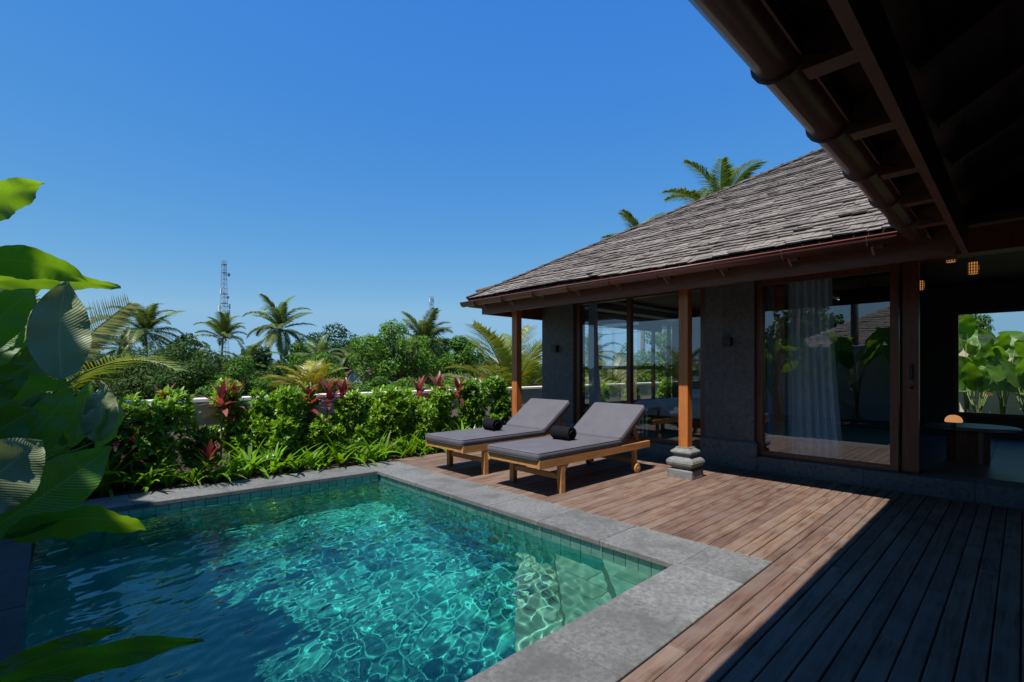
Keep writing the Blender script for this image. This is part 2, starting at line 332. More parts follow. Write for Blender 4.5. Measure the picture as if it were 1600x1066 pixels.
# ---- pool shell with tiles
sh = MB(); D = -1.12
x0, x1, yn = PL - .02, PX + .02, PN - .02
yf0, yf1 = pfar(x0) + .02, pfar(x1) + .02
sh.add([(x0, yn, D), (x1, yn, D), (x1, yf1, D), (x0, yf0, D), (x0, yn, -.04), (x1, yn, -.04), (x1, yf1, -.04), (x0, yf0, -.04)],
       [(0, 1, 2, 3), (0, 4, 5, 1), (1, 5, 6, 2), (2, 6, 7, 3), (3, 7, 4, 0)])
pool = struct(sh.build('swimming_pool', 'grout'))
tw = .1
tme = MB().box((-.0475, -.012, -.0975), (.0475, .006, .0975)).mesh('tile', 'tile')
n = int((pfar(PX) - PN) / tw)
for i in range(n):
    put(tme, 'tile', pool, (PX + .012, PN + tw * (i + .5), -.138), (0, 0, rad(90)))
n = int((PX - PL) / tw); fa = math.atan(-.085)
for i in range(n):
    x = PX - tw * (i + .5); put(tme, 'tile', pool, (x, pfar(x) + .012, -.138), (0, 0, fa))
# lower wall and floor tiles (too many and too blurred by the water to pick apart)
ft = MB(); q = .2
for i in range(int((PX - PL) / q) + 1):
    for j in range(int((6 - PN) / q)):
        a = PL + i * q; b = PN + j * q
        if a + q > PX or b + q > pfar(a): continue
        dz = R0.uniform(0, .001); ft.box((a + .001, b + .001, D), (a + q - .001, b + q - .001, D + .005 + dz))
for j in range(int((pfar(PX) - PN) / q)):
    for k in range(4): ft.box((PX + .004, PN + j * q + .003, -.238 - (k + 1) * q + .003), (PX + .02, PN + (j + 1) * q - .003, -.238 - k * q - .003))
for i in range(int((PX - PL) / q)):
    for k in range(4):
        xa = PX - (i + 1) * q; ft.box((xa + .003, pfar(xa) - .012, -.238 - (k + 1) * q + .003), (xa + q - .003, pfar(xa) + .012, -.238 - k * q - .003))
tag(ft.build('floor_tiles', 'floortile', pool), kind='stuff')
# corner steps, cut diagonally across the near right corner
stt = MB().box((-.094, -.094, 0), (.094, .094, .012), .003).mesh('step_tile', 'steptile')
for k, (a, z) in enumerate(((.62, -.235), (1.08, -.46), (1.5, -.72))):
    st = MB(); c = (PX + .012, PN - .012)
    P = [(c[0], c[1]), (c[0], c[1] + a), (c[0] - a, c[1])]
    st.add([(x, y, zz) for zz in (D, z) for x, y in P], [(0, 2, 1), (3, 4, 5), (0, 1, 4, 3), (1, 2, 5, 4), (2, 0, 3, 5)])
    so = st.build('pool_step', 'steptile', pool)
    for i in range(9):
        for j in range(9):
            u, v = .1 + i * .2, .1 + j * .2
            if u + v + .19 < a: put(stt, 'step_tile', so, (c[0] - u, c[1] + v, z))
# water: real small waves
NXW, NYW = 270, 350
xs = np.linspace(x0 + .001, x1 - .001, NXW); H = np.zeros((NXW, NYW))
XX = np.repeat(xs[:, None], NYW, 1); T = np.linspace(0, 1, NYW)[None, :]
YF = 5.47 + (PX - XX) * .085 + .018; YY = (yn + .001) + T * (YF - yn - .002)
rw = np.random.RandomState(3)
H2 = np.zeros_like(H)
for kx in range(34):          # gentle swell
    lam = np.exp(rw.uniform(np.log(.2), np.log(.7))); th = rw.normal(2.3, .7); ph = rw.uniform(0, 6.28)
    H += .0011 * (lam / .5) ** 1.1 * np.sin(2 * np.pi / lam * (XX * np.cos(th) + YY * np.sin(th)) + ph + .8 * np.sin(1.3 * XX + 2.1 * YY + ph))
for kx in range(44):          # fine ripples
    lam = np.exp(rw.uniform(np.log(.06), np.log(.17))); th = rw.normal(2.1, .7); ph = rw.uniform(0, 6.28)
    H2 += .00052 * (lam / .12) * np.sin(2 * np.pi / lam * (XX * np.cos(th) + YY * np.sin(th)) + ph + 1.1 * np.sin(1.9 * XX + 2.6 * YY + ph))
for cx_, cy_ in ((2.35, 4.6), (2.5, 3.9), (1.2, 2.3)):
    r = np.hypot(XX - cx_, YY - cy_); H += .004 * np.sin(r * 42) * np.exp(-r * 3.2)
PATCH = np.exp(-((XX - 2.2) ** 2 / .2 + (YY - 2.6) ** 2 / .8)); CALM = 1 - .75 * np.clip((XX - 1.6) + (2.6 - YY) - .55, 0, 1)
GUST = .65 + .35 * np.sin(2.3 * XX + 1.1 * YY) * np.sin(1.7 * YY - .8 * XX + 1)
H = (H * (.42 + .5 * PATCH + .5 * np.clip(1.2 - XX, 0, 1)) + H2 * GUST * (.62 + .5 * PATCH)) * CALM
V = np.stack([XX, YY, WZ + H], -1).reshape(-1, 3)
I = np.arange(NXW * NYW).reshape(NXW, NYW)
Fq = np.stack([I[:-1, :-1], I[1:, :-1], I[1:, 1:], I[:-1, 1:]], -1).reshape(-1, 4)
me = bpy.data.meshes.new('pool_water'); me.from_pydata(V.tolist(), [], Fq.tolist()); me.materials.append(M['water'])
me.polygons.foreach_set('use_smooth', [True] * len(me.polygons)); me.update()
wat = struct(link(bpy.data.objects.new('pool_water', me)))
try:
    wat.cycles.is_caustics_caster = True
    for o in pool.children_recursive + [pool]: o.cycles.is_caustics_receiver = True
except Exception as e: print('caustics', e)

# ---- coping slabs
cop = MB(); cop.box((PX + .03, CON + .02, -.06), (COX - .02, 5.9, -.037))
cop = struct(cop.build('pool_coping', 'terrace'))
def slab(pts, z0=-.035, z1=0, mt='coping'):
    e = .004; c = Vector((sum(p[0] for p in pts) / 4, sum(p[1] for p in pts) / 4)); m = MB(); ring = []
    for z, k in ((z0, 0), (z1 - e, 0), (z1 + R0.uniform(-.001, .001), e)):
        ring.append([((Vector(p) - c) * (1 - k / (Vector(p) - c).length)).to_tuple() for p in pts]); ring[-1] = [(c.x + x, c.y + y, z) for x, y in ring[-1]]
    m.rings(ring); return m.build('slab', mt, cop)
g = .002
ys = [PN, 2.13, 2.75, 3.37, 3.99, 4.61, 5.23]
for a, b in zip(ys[:-1], ys[1:]): slab([(PX - .02, a + g), (COX, a + g), (COX, b - g), (PX - .02, b - g)])
slab([(PX - .02, 5.23 + g), (COX, 5.23 + g), (COX, 5.995), (PX - .02, 5.995 )])
slab([(PX + .01, CON), (COX, CON), (COX, PN - g), (PX + .01, PN - g)])
xx = PX + .01 - g
while xx > -.6:
    a = max(xx - .62, -.62); slab([(a + g, CON), (xx - g, CON), (xx - g, PN + .02), (a + g, PN + .02)]); xx = a if a > -.62 else -9
xx = PX - .02 - g
while xx > PL - .02:
    a = max(xx - .78, -.62); slab([(a + g, pfar(a) - .02), (xx - g, pfar(xx) - .02), (xx - g, pfar(xx) + .48), (a + g, pfar(a) + .48)]); xx = a if a > -.6 else -9
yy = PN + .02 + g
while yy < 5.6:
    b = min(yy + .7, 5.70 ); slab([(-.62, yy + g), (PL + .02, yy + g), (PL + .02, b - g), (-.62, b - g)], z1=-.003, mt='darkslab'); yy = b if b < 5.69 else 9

# ---- deck planks
PWD = .0925
deck = struct(box('deck', (COX + .05, -1.2, -.044), (HX - .06, 5.95, -.036), 'terrace'))
y = 5.99 - PWD; r = random.Random(11); k = 0
def plank_row(ya, yb, xa):
    cuts = [xa]; c = xa + r.uniform(.6, 2.6)
    while c < HX - .5: cuts.append(c); c += r.uniform(1.6, 2.9)
    cuts.append(HX - .012)
    for a, b in zip(cuts[:-1], cuts[1:]):
        MB().box((a + .002, ya + .0026, -.034), (b - .0015, yb - .0026, r.uniform(-.0015, .0015)), .004).build('plank', 'plank', deck)
while y > CON + .01: plank_row(y, y + PWD, COX + .006); y -= PWD
plank_row(CON - .004, y + PWD, COX + .006)
y = CON - .006 - PWD
while y > -1.25: plank_row(y, y + PWD, -2.2); y -= PWD
# the plank row cut by the coping corner
# ------------------------------------------------------------------ house
villa = thing('villa', (9.5, 2.0, 0), 'dark stone villa with a hipped wooden shingle roof behind the sun loungers', 'house')
# plinth blocks
y = 6.05
while y > -4.5:
    b = y - R0.uniform(.75, .95)
    MB().box((HX, b + .002, -.04), (HX + .35, y - .002, FZ), .004).build('plinth_block', 'plinth', villa); y = b
box('floor_slab', (HX + .352, -4.5, -.04), (11.0, 6.05, FZ - .012), 'terrace', villa)
fl = bpy.data.objects.new('floor', MB().box((HX + .36, -4.4, FZ - .011), (10.9, 5.9, FZ - .008)).mesh('floor', 'grout')); link(fl, villa)
for i in range(5):
    for j in range(11):
        a = HX + .37 + i * .9; b = 5.85 - (j + 1) * .93
        box('floor_tile', (a + .003, b + .003, FZ - .007), (a + .897, b + .927, FZ + .001 - .0005), 'intfloor', fl)
# stone walls: block courses
def stonewall(xa, xb, ya, yb, z0, z1, skirt=True):
    wl = box('stone_wall', (xa + .01, ya + .01, z0), (xb - .01, yb - .01, z1), 'terrace', villa)
    rows = 5; hh = (z1 - z0) / rows
    for i in range(rows):
        cut = ya + (yb - ya) * (.62 if i % 2 else .36)
        for a, b in ((ya, cut), (cut, yb)):
            dx = R0.uniform(0, .0025)
            MB().box((xa - dx, a + .0008 - (.004 if a == ya else 0), z0 + i * hh + .0008), (xb, b - .0008 + (.004 if b == yb else 0), z0 + (i + 1) * hh - .0008)).build('stone_block', 'stone', wl)
    if skirt:
        MB().box((xa - .05, ya - .05, -.03), (xa + .05, yb + .05, .34), .02).build('skirting', 'plinth', wl)
stonewall(6.34, 6.66, 5.20, 5.90, FZ, 2.55)
stonewall(6.34, 6.66, 2.31, 2.93, FZ, 2.55)
stonewall(6.70, 10.8, 2.40, 2.60, FZ, 2.55, False)
box('inner_wall', (10.75, 2.62, FZ), (10.9, 5.0, .30), 'darkwall', villa)
box('inner_wall', (10.75, .80, FZ), (10.9, 2.39, 2.6), 'darkwall', villa)
box('inner_wall', (10.75, -2.0, FZ), (10.9, .798, .50), 'darkwall', villa)
box('inner_wall', (10.75, -2.0, 2.2), (10.9, .798, 2.6), 'darkwall', villa)
box('inner_wall', (10.75, -4.4, FZ), (10.9, -2.002, 2.6), 'darkwall', villa)
box('inner_wall', (6.4, -4.4, FZ), (10.74, -4.25, 2.6), 'darkwall', villa)
box('inner_wall', (6.72, 5.78, FZ), (10.9, 5.9, .52), 'wallpaint', villa)
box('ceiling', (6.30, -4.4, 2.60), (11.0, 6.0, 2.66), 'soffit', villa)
box('cornice', (6.75, 5.5, 2.38), (10.7, 5.74, 2.58), 'white', villa)
box('lintel', (6.36, 2.94, 2.40), (6.60, 5.19, 2.599), 'frame', villa)
box('lintel', (6.36, -4.2, 2.36), (6.60, 2.30, 2.599), 'frame', villa)
box('ceiling_panel', (8.6, 3.2, 2.57), (10.2, 4.0, 2.598), 'teak', villa)

def window(pl, a, b, z0, z1, off, vert, horiz=(), fw=.07, dp=.07, glass=True, name='window', mt='frame'):
    """framed glazing in the plane x=off ('x') or y=off ('y')"""
    def bx(u0, u1, za, zb, o0, o1): return ((o0, u0, za), (o1, u1, zb)) if pl == 'x' else ((u0, o0, za), (u1, o1, zb))
    root = MB()
    p, q = bx(a, a + fw, z0, z1, off - dp / 2, off + dp / 2); root.box(p, q)
    p, q = bx(b - fw, b, z0, z1, off - dp / 2, off + dp / 2); root.box(p, q)
    p, q = bx(a + fw, b - fw, z0, z0 + fw * .8, off - dp / 2 + .002, off + dp / 2 - .002); root.box(p, q)
    p, q = bx(a + fw, b - fw, z1 - fw, z1, off - dp / 2 + .002, off + dp / 2 - .002); root.box(p, q)
    wo_ = root.build(name, mt, villa)
    for u in vert:
        p, q = bx(u - fw * .45, u + fw * .45, z0 + fw * .8 + .001, z1 - fw - .001, off - dp / 2 + .004, off + dp / 2 - .004); MB().box(p, q).build('mullion', mt, wo_)
    us = [a + fw] + [x for x in vert] + [b - fw]
    for zz in horiz:
        for u0, u1 in zip(us[:-1], us[1:]):
            k0 = fw * .45 + .001 if u0 in vert else .001; k1 = fw * .45 + .001 if u1 in vert else .001
            p, q = bx(u0 + k0, u1 - k1, zz - fw * .5, zz + fw * .5, off - dp / 2 + .006, off + dp / 2 - .006); MB().box(p, q).build('transom', mt, wo_)
    if glass:
        zs = [z0 + fw * .8] + list(horiz) + [z1 - fw]
        for u0, u1 in zip(us[:-1], us[1:]):
            for za, zb in zip(zs[:-1], zs[1:]):
                if pl == 'x': vs = [(off, u0, za), (off, u1, za), (off, u1, zb), (off, u0, zb)]
                else: vs = [(u0, off, za), (u1, off, za), (u1, off, zb), (u0, off, zb)]
                MB().add(vs, [(0, 1, 2, 3)]).build('pane', 'glass', wo_)
    return wo_
# front glazing
window('x', 2.95, 5.18, FZ + .001, 2.40, 6.44, [4.16], (), .075, .09)
window('x', .90, 2.30, FZ + .001, 2.36, 6.44, [], (), .07, .09, name='sliding_door')
box('door_stile', (6.52, 2.02, FZ + .001), (6.57, 2.14, 2.359), 'frame', villa)
dp = MB().box((6.43, .74, FZ + .012), (6.48, .872, 2.358), .004).build('door_leaf', 'frame', villa)
MB().box((6.405, .79, 1.14), (6.43, .815, 1.30), .004).build('handle', 'black', dp)
MB().lathe([(.0, 0), (.014, 0), (.014, .02), (0, .02)], (6.41, .80, 1.05), 10).build('lock', 'black', dp)
box('door_jamb', (6.49, .745, FZ + .012), (6.55, .865, 2.358), 'frame', villa)
# side glazing of the bedroom and back window of the living room
window('y', 6.75, 10.74, .521, 2.37, 5.84, [7.75, 9.1, 10.0], (1.28,), .075, .07)
window('x', 2.62, 5.0, .301, 2.37, 10.8, [3.4, 4.2], (1.28,), .07, .07)
window('x', -2.0, .798, .501, 2.199, 10.8, [-.7], (), .06, .07)
box('corner_post', (10.745, 5.002, FZ), (10.88, 5.775, 2.6), 'frame', villa)
# curtains
def curtain(x, ya, yb, z0, z1, flare, label):
    m = MB(); n = 70; vs = []
    rows = 14
    for j in range(rows + 1):
        f = j / rows; z = z1 + (z0 - z1) * f; yb2 = yb + (flare * f ** 1.5)
        for i in range(n + 1):
            u = i / n; yy = ya + (yb2 - ya) * u
            vs.append((x + .035 * math.sin(u * n * .55 + .5 * math.sin(u * 9)) + .01 * math.sin(j * .6 + u * 13), yy, z))
    m.add(vs, [(j * (n + 1) + i, j * (n + 1) + i + 1, (j + 1) * (n + 1) + i + 1, (j + 1) * (n + 1) + i) for j in range(rows) for i in range(n)])
    o = m.build('curtain', 'curtain', None, True); tag(o, label, 'curtain', 'sheer curtains inside the villa'); return o
curtain(6.68, 2.03, 1.57, FZ + .02, 2.5, -.12, 'wide sheer white curtain hanging behind the large glass sliding door')
curtain(6.68, 2.27, 2.16, FZ + .02, 2.5, -.02, 'narrow sheer curtain gathered against the stone wall beside the sliding door')
curtain(6.70, 5.14, 5.00, FZ + .02, 2.5, -.14, 'sheer curtain gathered behind the dark frame next to the far stone pillar')
# posts with stone bases
for (x, y) in ((5.37, 2.72), (5.37, 5.55)):
    po = box('post', (x - .055, y - .055, .335), (x + .055, y + .055, 2.45), 'wood', villa, .004)
    prof = [(.15, 0), (.15, .085), (.142, .095), (.115, .10), (.115, .118), (.135, .125), (.158, .15), (.165, .175), (.158, .20), (.135, .222), (.118, .228), (.10, .24), (.10, .262), (.128, .285), (.128, .30), (.085, .335), (.085, .345)]
    m = MB(); rings = []
    for hw, z in prof:
        c = .012
        rings.append([(x + a, y + b, z) for a, b in ((hw, -hw + c), (hw, hw - c), (hw - c, hw), (-hw + c, hw), (-hw, hw - c), (-hw, -hw + c), (-hw + c, -hw), (hw - c, -hw))])
    m.rings(rings); m.build('post_base', 'carved', po)
# ---- roof of the house
EX, EYL, EZ, SL = 4.80, 6.07, 2.345, .585     # eave x, eave far corner y, eave height, slope
KR = 4.6                                        # run to the ridge
EY0 = .56
GZ_ = 2.30                                     # gutter axis height
def roofz(k): return EZ + SL * k
rf = MB()
cx1 = 11.4
zb_ = EZ + SL * (2 * KR - (cx1 - EX))
top = [(EX, -6, EZ), (EX, EYL, EZ), (cx1, EYL, EZ), (cx1, EYL - (zb_ - EZ) / SL, zb_), (cx1, -6, zb_)]
rid = [(EX + KR, -6, roofz(KR)), (EX + KR, EYL - KR, roofz(KR))]
vs = top + rid + [(v[0], v[1], v[2] - .05) for v in top + rid]
rf.add(vs, [(0, 5, 6, 1), (1, 6, 3, 2), (3, 6, 5, 4), (7, 8, 13, 12), (8, 9, 10, 13), (10, 11, 12, 13), (0, 1, 8, 7), (1, 2, 9, 8), (2, 3, 10, 9), (3, 4, 11, 10)])
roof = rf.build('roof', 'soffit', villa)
un = math.sqrt(1 + SL * SL)
def shingles(P, u, vdir, s0f, s1f, runs, exp, wd, out, th=.0105, seed=1):
    """rows of shingles up a slope: P eave origin, u along, vdir horizontal inward"""
    r = random.Random(seed); u = Vector(u); vd = Vector(vdir); up = (vd + Vector((0, 0, SL))).normalized(); nrm = u.cross(up)
    if nrm.z < 0: nrm = -nrm
    rows = int(runs * un / exp); wob = [r.uniform(0, 6) for _ in range(4)]
    for i in range(rows):
        d = i * exp; s = s0f(d / un) - r.uniform(0, wd); e = s1f(d / un)
        while s < e - .02:
            ww = wd * r.uniform(.7, 1.35); a = max(s, s0f(d / un)); b = min(s + ww - .004, e)
            if b - a > .015:
                sag = .03 * math.sin(.9 * a + .6 * i * exp + wob[0]) + .018 * math.sin(2.3 * a + wob[1] + 2.1 * i) + r.gauss(0, .005)
                t = th * r.uniform(.8, 1.7); lo = Vector(P) + u * 0 + up * (d - .02 + sag); lift = .024 + .006 * math.sin(1.7 * a + i) + r.uniform(0, .003) + (r.random() < .02) * .012
                hi = Vector(P) + up * (d + exp * 1.5 + sag)
                c = [lo + u * a + nrm * (lift - t * .2), lo + u * b + nrm * (lift - t * .2 + r.gauss(0, .003)), hi + u * b + nrm * .004, hi + u * a + nrm * .004]
                out((lo + u * (a + b) / 2), c + [x + nrm * t for x in c], [(3, 2, 1, 0), (4, 5, 6, 7), (0, 1, 5, 4), (1, 2, 6, 5), (2, 3, 7, 6), (3, 0, 4, 7)])
            s += ww
allsh = []
shingles((EX - .03, 0, EZ), (0, 1, 0), (1, 0, 0), lambda k: EY0 - k - .05 if k > 0 else EY0 - .05, lambda k: EYL - .04 - k, KR, .088, .12, lambda c, v, f: allsh.append((c, v, f)), seed=5)
vis = []; rest = MB()
cp = Vector((0, 0, CAMH))
for c, v, f in allsh:
    d = c - cp; px = 800 + FPX * d.dot(RT) / d.dot(FW)
    vis.append((d.length if c.y > .70 + 0 and px < 1405 and (c.z < EZ + SL * .0 + 9) else 99, c, v, f))
vis.sort(key=lambda t: t[0])
for i, (dd, c, v, f) in enumerate(vis):
    if i < 300 and dd < 99: MB().add(v, f).build('shingle', 'shingle1', roof)
    else: rest.add(v, f)
shingles((0, EYL + .03, EZ), (1, 0, 0), (0, -1, 0), lambda k: EX + .04 + k, lambda k: min(cx1, EX + 2 * KR - k), KR, .125, .12, lambda c, v, f: rest.add(v, f), seed=6)
tag(rest.build('shingle_field', 'shingle', roof), kind='stuff')
# ridge caps along the hip
for i in range(34):
    k = i * KR / 34; kk = (i + 1.25) * KR / 34
    a = Vector((EX + k - .02, EYL - k + .02, roofz(k) + .034)); b = Vector((EX + kk, EYL - kk, roofz(kk) + .026))
    MB().bar(a, b, .20, .012).build('hip_cap', 'shingle1', roof)
MB().bar((4.97, 6.08, 2.505), (5.36, 5.58, 2.655), .12, .02).build('hip_tip', 'shingle1', roof)
# gutter: half round trough
def gutter(p, q, mt, parent, rr=.065):
    p = Vector(p); q = Vector(q); d = (q - p).normalized(); sd = d.cross(Vector((0, 0, 1))).normalized(); m = MB(); rings = []
    for c in (p, q):
        prof = [(math.cos(t) * rr, math.sin(t) * rr * 1.0) for t in np.linspace(math.pi, 2 * math.pi, 13)]
        prof = [(-rr - .008, .008), (-rr - .01, -.004)] + prof + [(rr + .01, -.004), (rr + .008, .008)] + [(x * .93, y * .93 + .004) for x, y in reversed(prof)]
        rings.append([c + sd * x + Vector((0, 0, 1)) * y for x, y in prof])
    m.rings(rings); return m.build('gutter', mt, parent, True)
gt = gutter((EX - .03, EYL + .09, GZ_), (EX - .03, EY0 + .03, GZ_), 'gutter', villa)
gutter((EX + .04, EYL + .02, GZ_), (11.4, EYL + .02, GZ_), 'gutter', villa)
def ybr(y):   # strap bracket below gutter
    m = MB(); pts = [(EX - .03 + math.cos(t) * .073, y, GZ_ + math.sin(t) * .073) for t in np.linspace(math.pi, 2 * math.pi, 9)]
    for a, b in zip(pts[:-1], pts[1:]): m.bar(a, b, .025, .005, up=(0, 1, .01))
    m.bar((EX + .04, y, GZ_ - .02), (EX + .17, y, GZ_ - .10), .02, .006)
    return m.build('gutter_bracket', 'gutter', villa)
y = EYL - .25
while y > EY0 + .2:
    ybr(y)
    rn = min(1.56, EYL - y - .02)
    MB().bar((EX + .06, y - .05, EZ - .08), (EX + .06 + rn, y - .05, EZ + SL * rn - .08), .06, .09).build('rafter', 'soffit', villa)
    y -= .62
box('fascia_beam', (5.0, .36, 2.125), (5.06, 5.97, 2.33), 'beam', villa, .004)
box('fascia_beam', (5.062, 5.91, 2.125), (10.5, 5.97, 2.33), 'beam', villa, .004)
box('wall_beam', (5.31, -.2, 2.40), (5.43, 5.62, 2.52), 'soffit', villa)
box('wall_beam', (5.432, 5.49, 2.40), (10.5, 5.61, 2.52), 'soffit', villa)
# ---- near roof, above the camera (the second wing of the same roof)
nr = MB(); ny0 = EY0; zz = lambda k: EZ + SL * k
nr.add([(-4, ny0, EZ), (EX + .03, ny0, EZ), (EX + 4.3, ny0 - 4.3, zz(4.3)), (-4, ny0 - 4.3, zz(4.3)), (-4, ny0, EZ - .04), (EX + .03, ny0, EZ - .04), (EX + 4.3, ny0 - 4.3, zz(4.3) - .04), (-4, ny0 - 4.3, zz(4.3) - .04)],
       [(0, 1, 2, 3), (7, 6, 5, 4), (0, 4, 5, 1), (1, 5, 6, 2), (2, 6, 7, 3), (3, 7, 4, 0)])
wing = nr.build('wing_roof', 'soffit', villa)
wsh = MB()
shingles((0, EY0 + .03, EZ), (1, 0, 0), (0, -1, 0), lambda k: -4, lambda k: EX + k, 4.2, .2, .2, lambda c, v, f: wsh.add(v, f), seed=8)
tag(wsh.build('shingle_field', 'shingle', wing), kind='stuff')
gutter((-4, EY0 + .01, GZ_), (EX - .03, EY0 + .01, GZ_), 'gutterdark', villa, .075)
x = EX - .55
while x > -3.8:
    m = MB(); pts = [(x, EY0 + .01 + math.cos(t) * .080, GZ_ + math.sin(t) * .080) for t in np.linspace(0, -math.pi, 9)]
    for a, b in zip(pts[:-1], pts[1:]): m.bar(a, b, .018, .004, up=(1, 0, .01))
    m.bar((x, EY0 - .06, GZ_ - .02), (x, EY0 - .14, GZ_ - .06), .02, .006); m.build('gutter_bracket', 'gutterdark', villa)
    MB().box((x - .04 + .03, .324, GZ_ - .085), (x + .04 + .03, EY0 - .067, GZ_ + .03)).build('rafter_tail', 'beam', villa)
    MB().bar((x + .03, .30, EZ + SL * .32 - .10), (x + .03, -3.6, EZ + SL * 4.22 - .10), .06, .10).build('rafter', 'soffit', villa)
    x -= .62
box('fascia_board', (-4, EY0 - .066, GZ_ - .03), (EX + .2, EY0 - .05 + .002, GZ_ + .04), 'beam', villa)
box('fascia_beam', (-4, .288, 2.125), (5.06, .322, 2.33), 'beam', villa, .004)
for i in range(22):
    k = .12 + i * .19
    MB().bar((-3.9, EY0 - k - .12, EZ + SL * (k + .12) - .045), (EX + k + .1, EY0 - k - .12, EZ + SL * (k + .12) - .045), .17, .012, up=(0, SL, 1)).build('ceiling_board', 'soffit', wing)
box('wing_wall', (-4, -1.4, -.03), (6.28, -1.25, 3.36), 'darkwall', villa)
box('wing_wall', (-4.1, -1.24, -.03), (-3.95, .5, 2.3), 'darkwall', villa)

# ------------------------------------------------------------------ wall lamps
for (y, lab) in ((5.56, 'small black box wall lamp on the far stone pillar by the wooden post'), (2.62, 'small black box wall lamp on the stone wall left of the sliding door')):
    t = thing('wall_lamp', (6.335, y, 1.60), lab, 'lamp', 'black wall lamps')
    MB().box((-.075, -.05, -.055), (-.006, .05, .055), .006).build('lamp_body', 'black', t, local=True)
    MB().box((-.007, -.035, -.045), (.002, .035, .045)).build('back_plate', 'black', t, local=True)

# ------------------------------------------------------------------ sun loungers
def superslab(x0, x1, y0, y1, z0, z1, rr=.03, name='cushion'):
    m = MB(); nx, ny = 24, 12; rg = []
    def sect(z, ins):
        pts = []; r_ = .042
        for cx_, cy_, a0 in ((x1 - r_, y1 - r_, 0), (x0 + r_, y1 - r_, 90), (x0 + r_, y0 + r_, 180), (x1 - r_, y0 + r_, 270)):
            for a in range(0, 91, 18):
                t = rad(a0 + a); pts.append((cx_ + math.cos(t) * (r_ - ins), cy_ + math.sin(t) * (r_ - ins), z))
        return pts
    h = z1 - z0
    for f, ins in ((0, .022), (.06, .008), (.18, 0), (.5, -.003), (.80, 0), (.93, .008), (1.0, .024)): rg.append(sect(z0 + h * f, ins))
    for k_, f in ((.93, 1.022), (.8, 1.045), (.6, 1.06), (.35, 1.068), (.1, 1.07)): rg.append([((x0 + x1) / 2 + (x - (x0 + x1) / 2) * k_, (y0 + y1) / 2 + (y - (y0 + y1) / 2) * k_, z0 + h * f) for x, y, z in sect(z1, .03)])
    rq = random.Random(int(x1 * 91)); ph_ = [rq.uniform(0, 6) for _ in range(6)]
    m.rings([[(x, y, z + (.0022 * math.sin(9 * x + ph_[0]) * math.sin(7 * y + ph_[1]) + .0016 * math.sin(23 * x + 11 * y + ph_[2]) if i_ > 4 else 0)) for x, y, z in rr_] for i_, rr_ in enumerate(rg)])
    m.pipe = [sect(z0 + h * .9, .004), sect(z0 + h * .1, .004)]
    return m
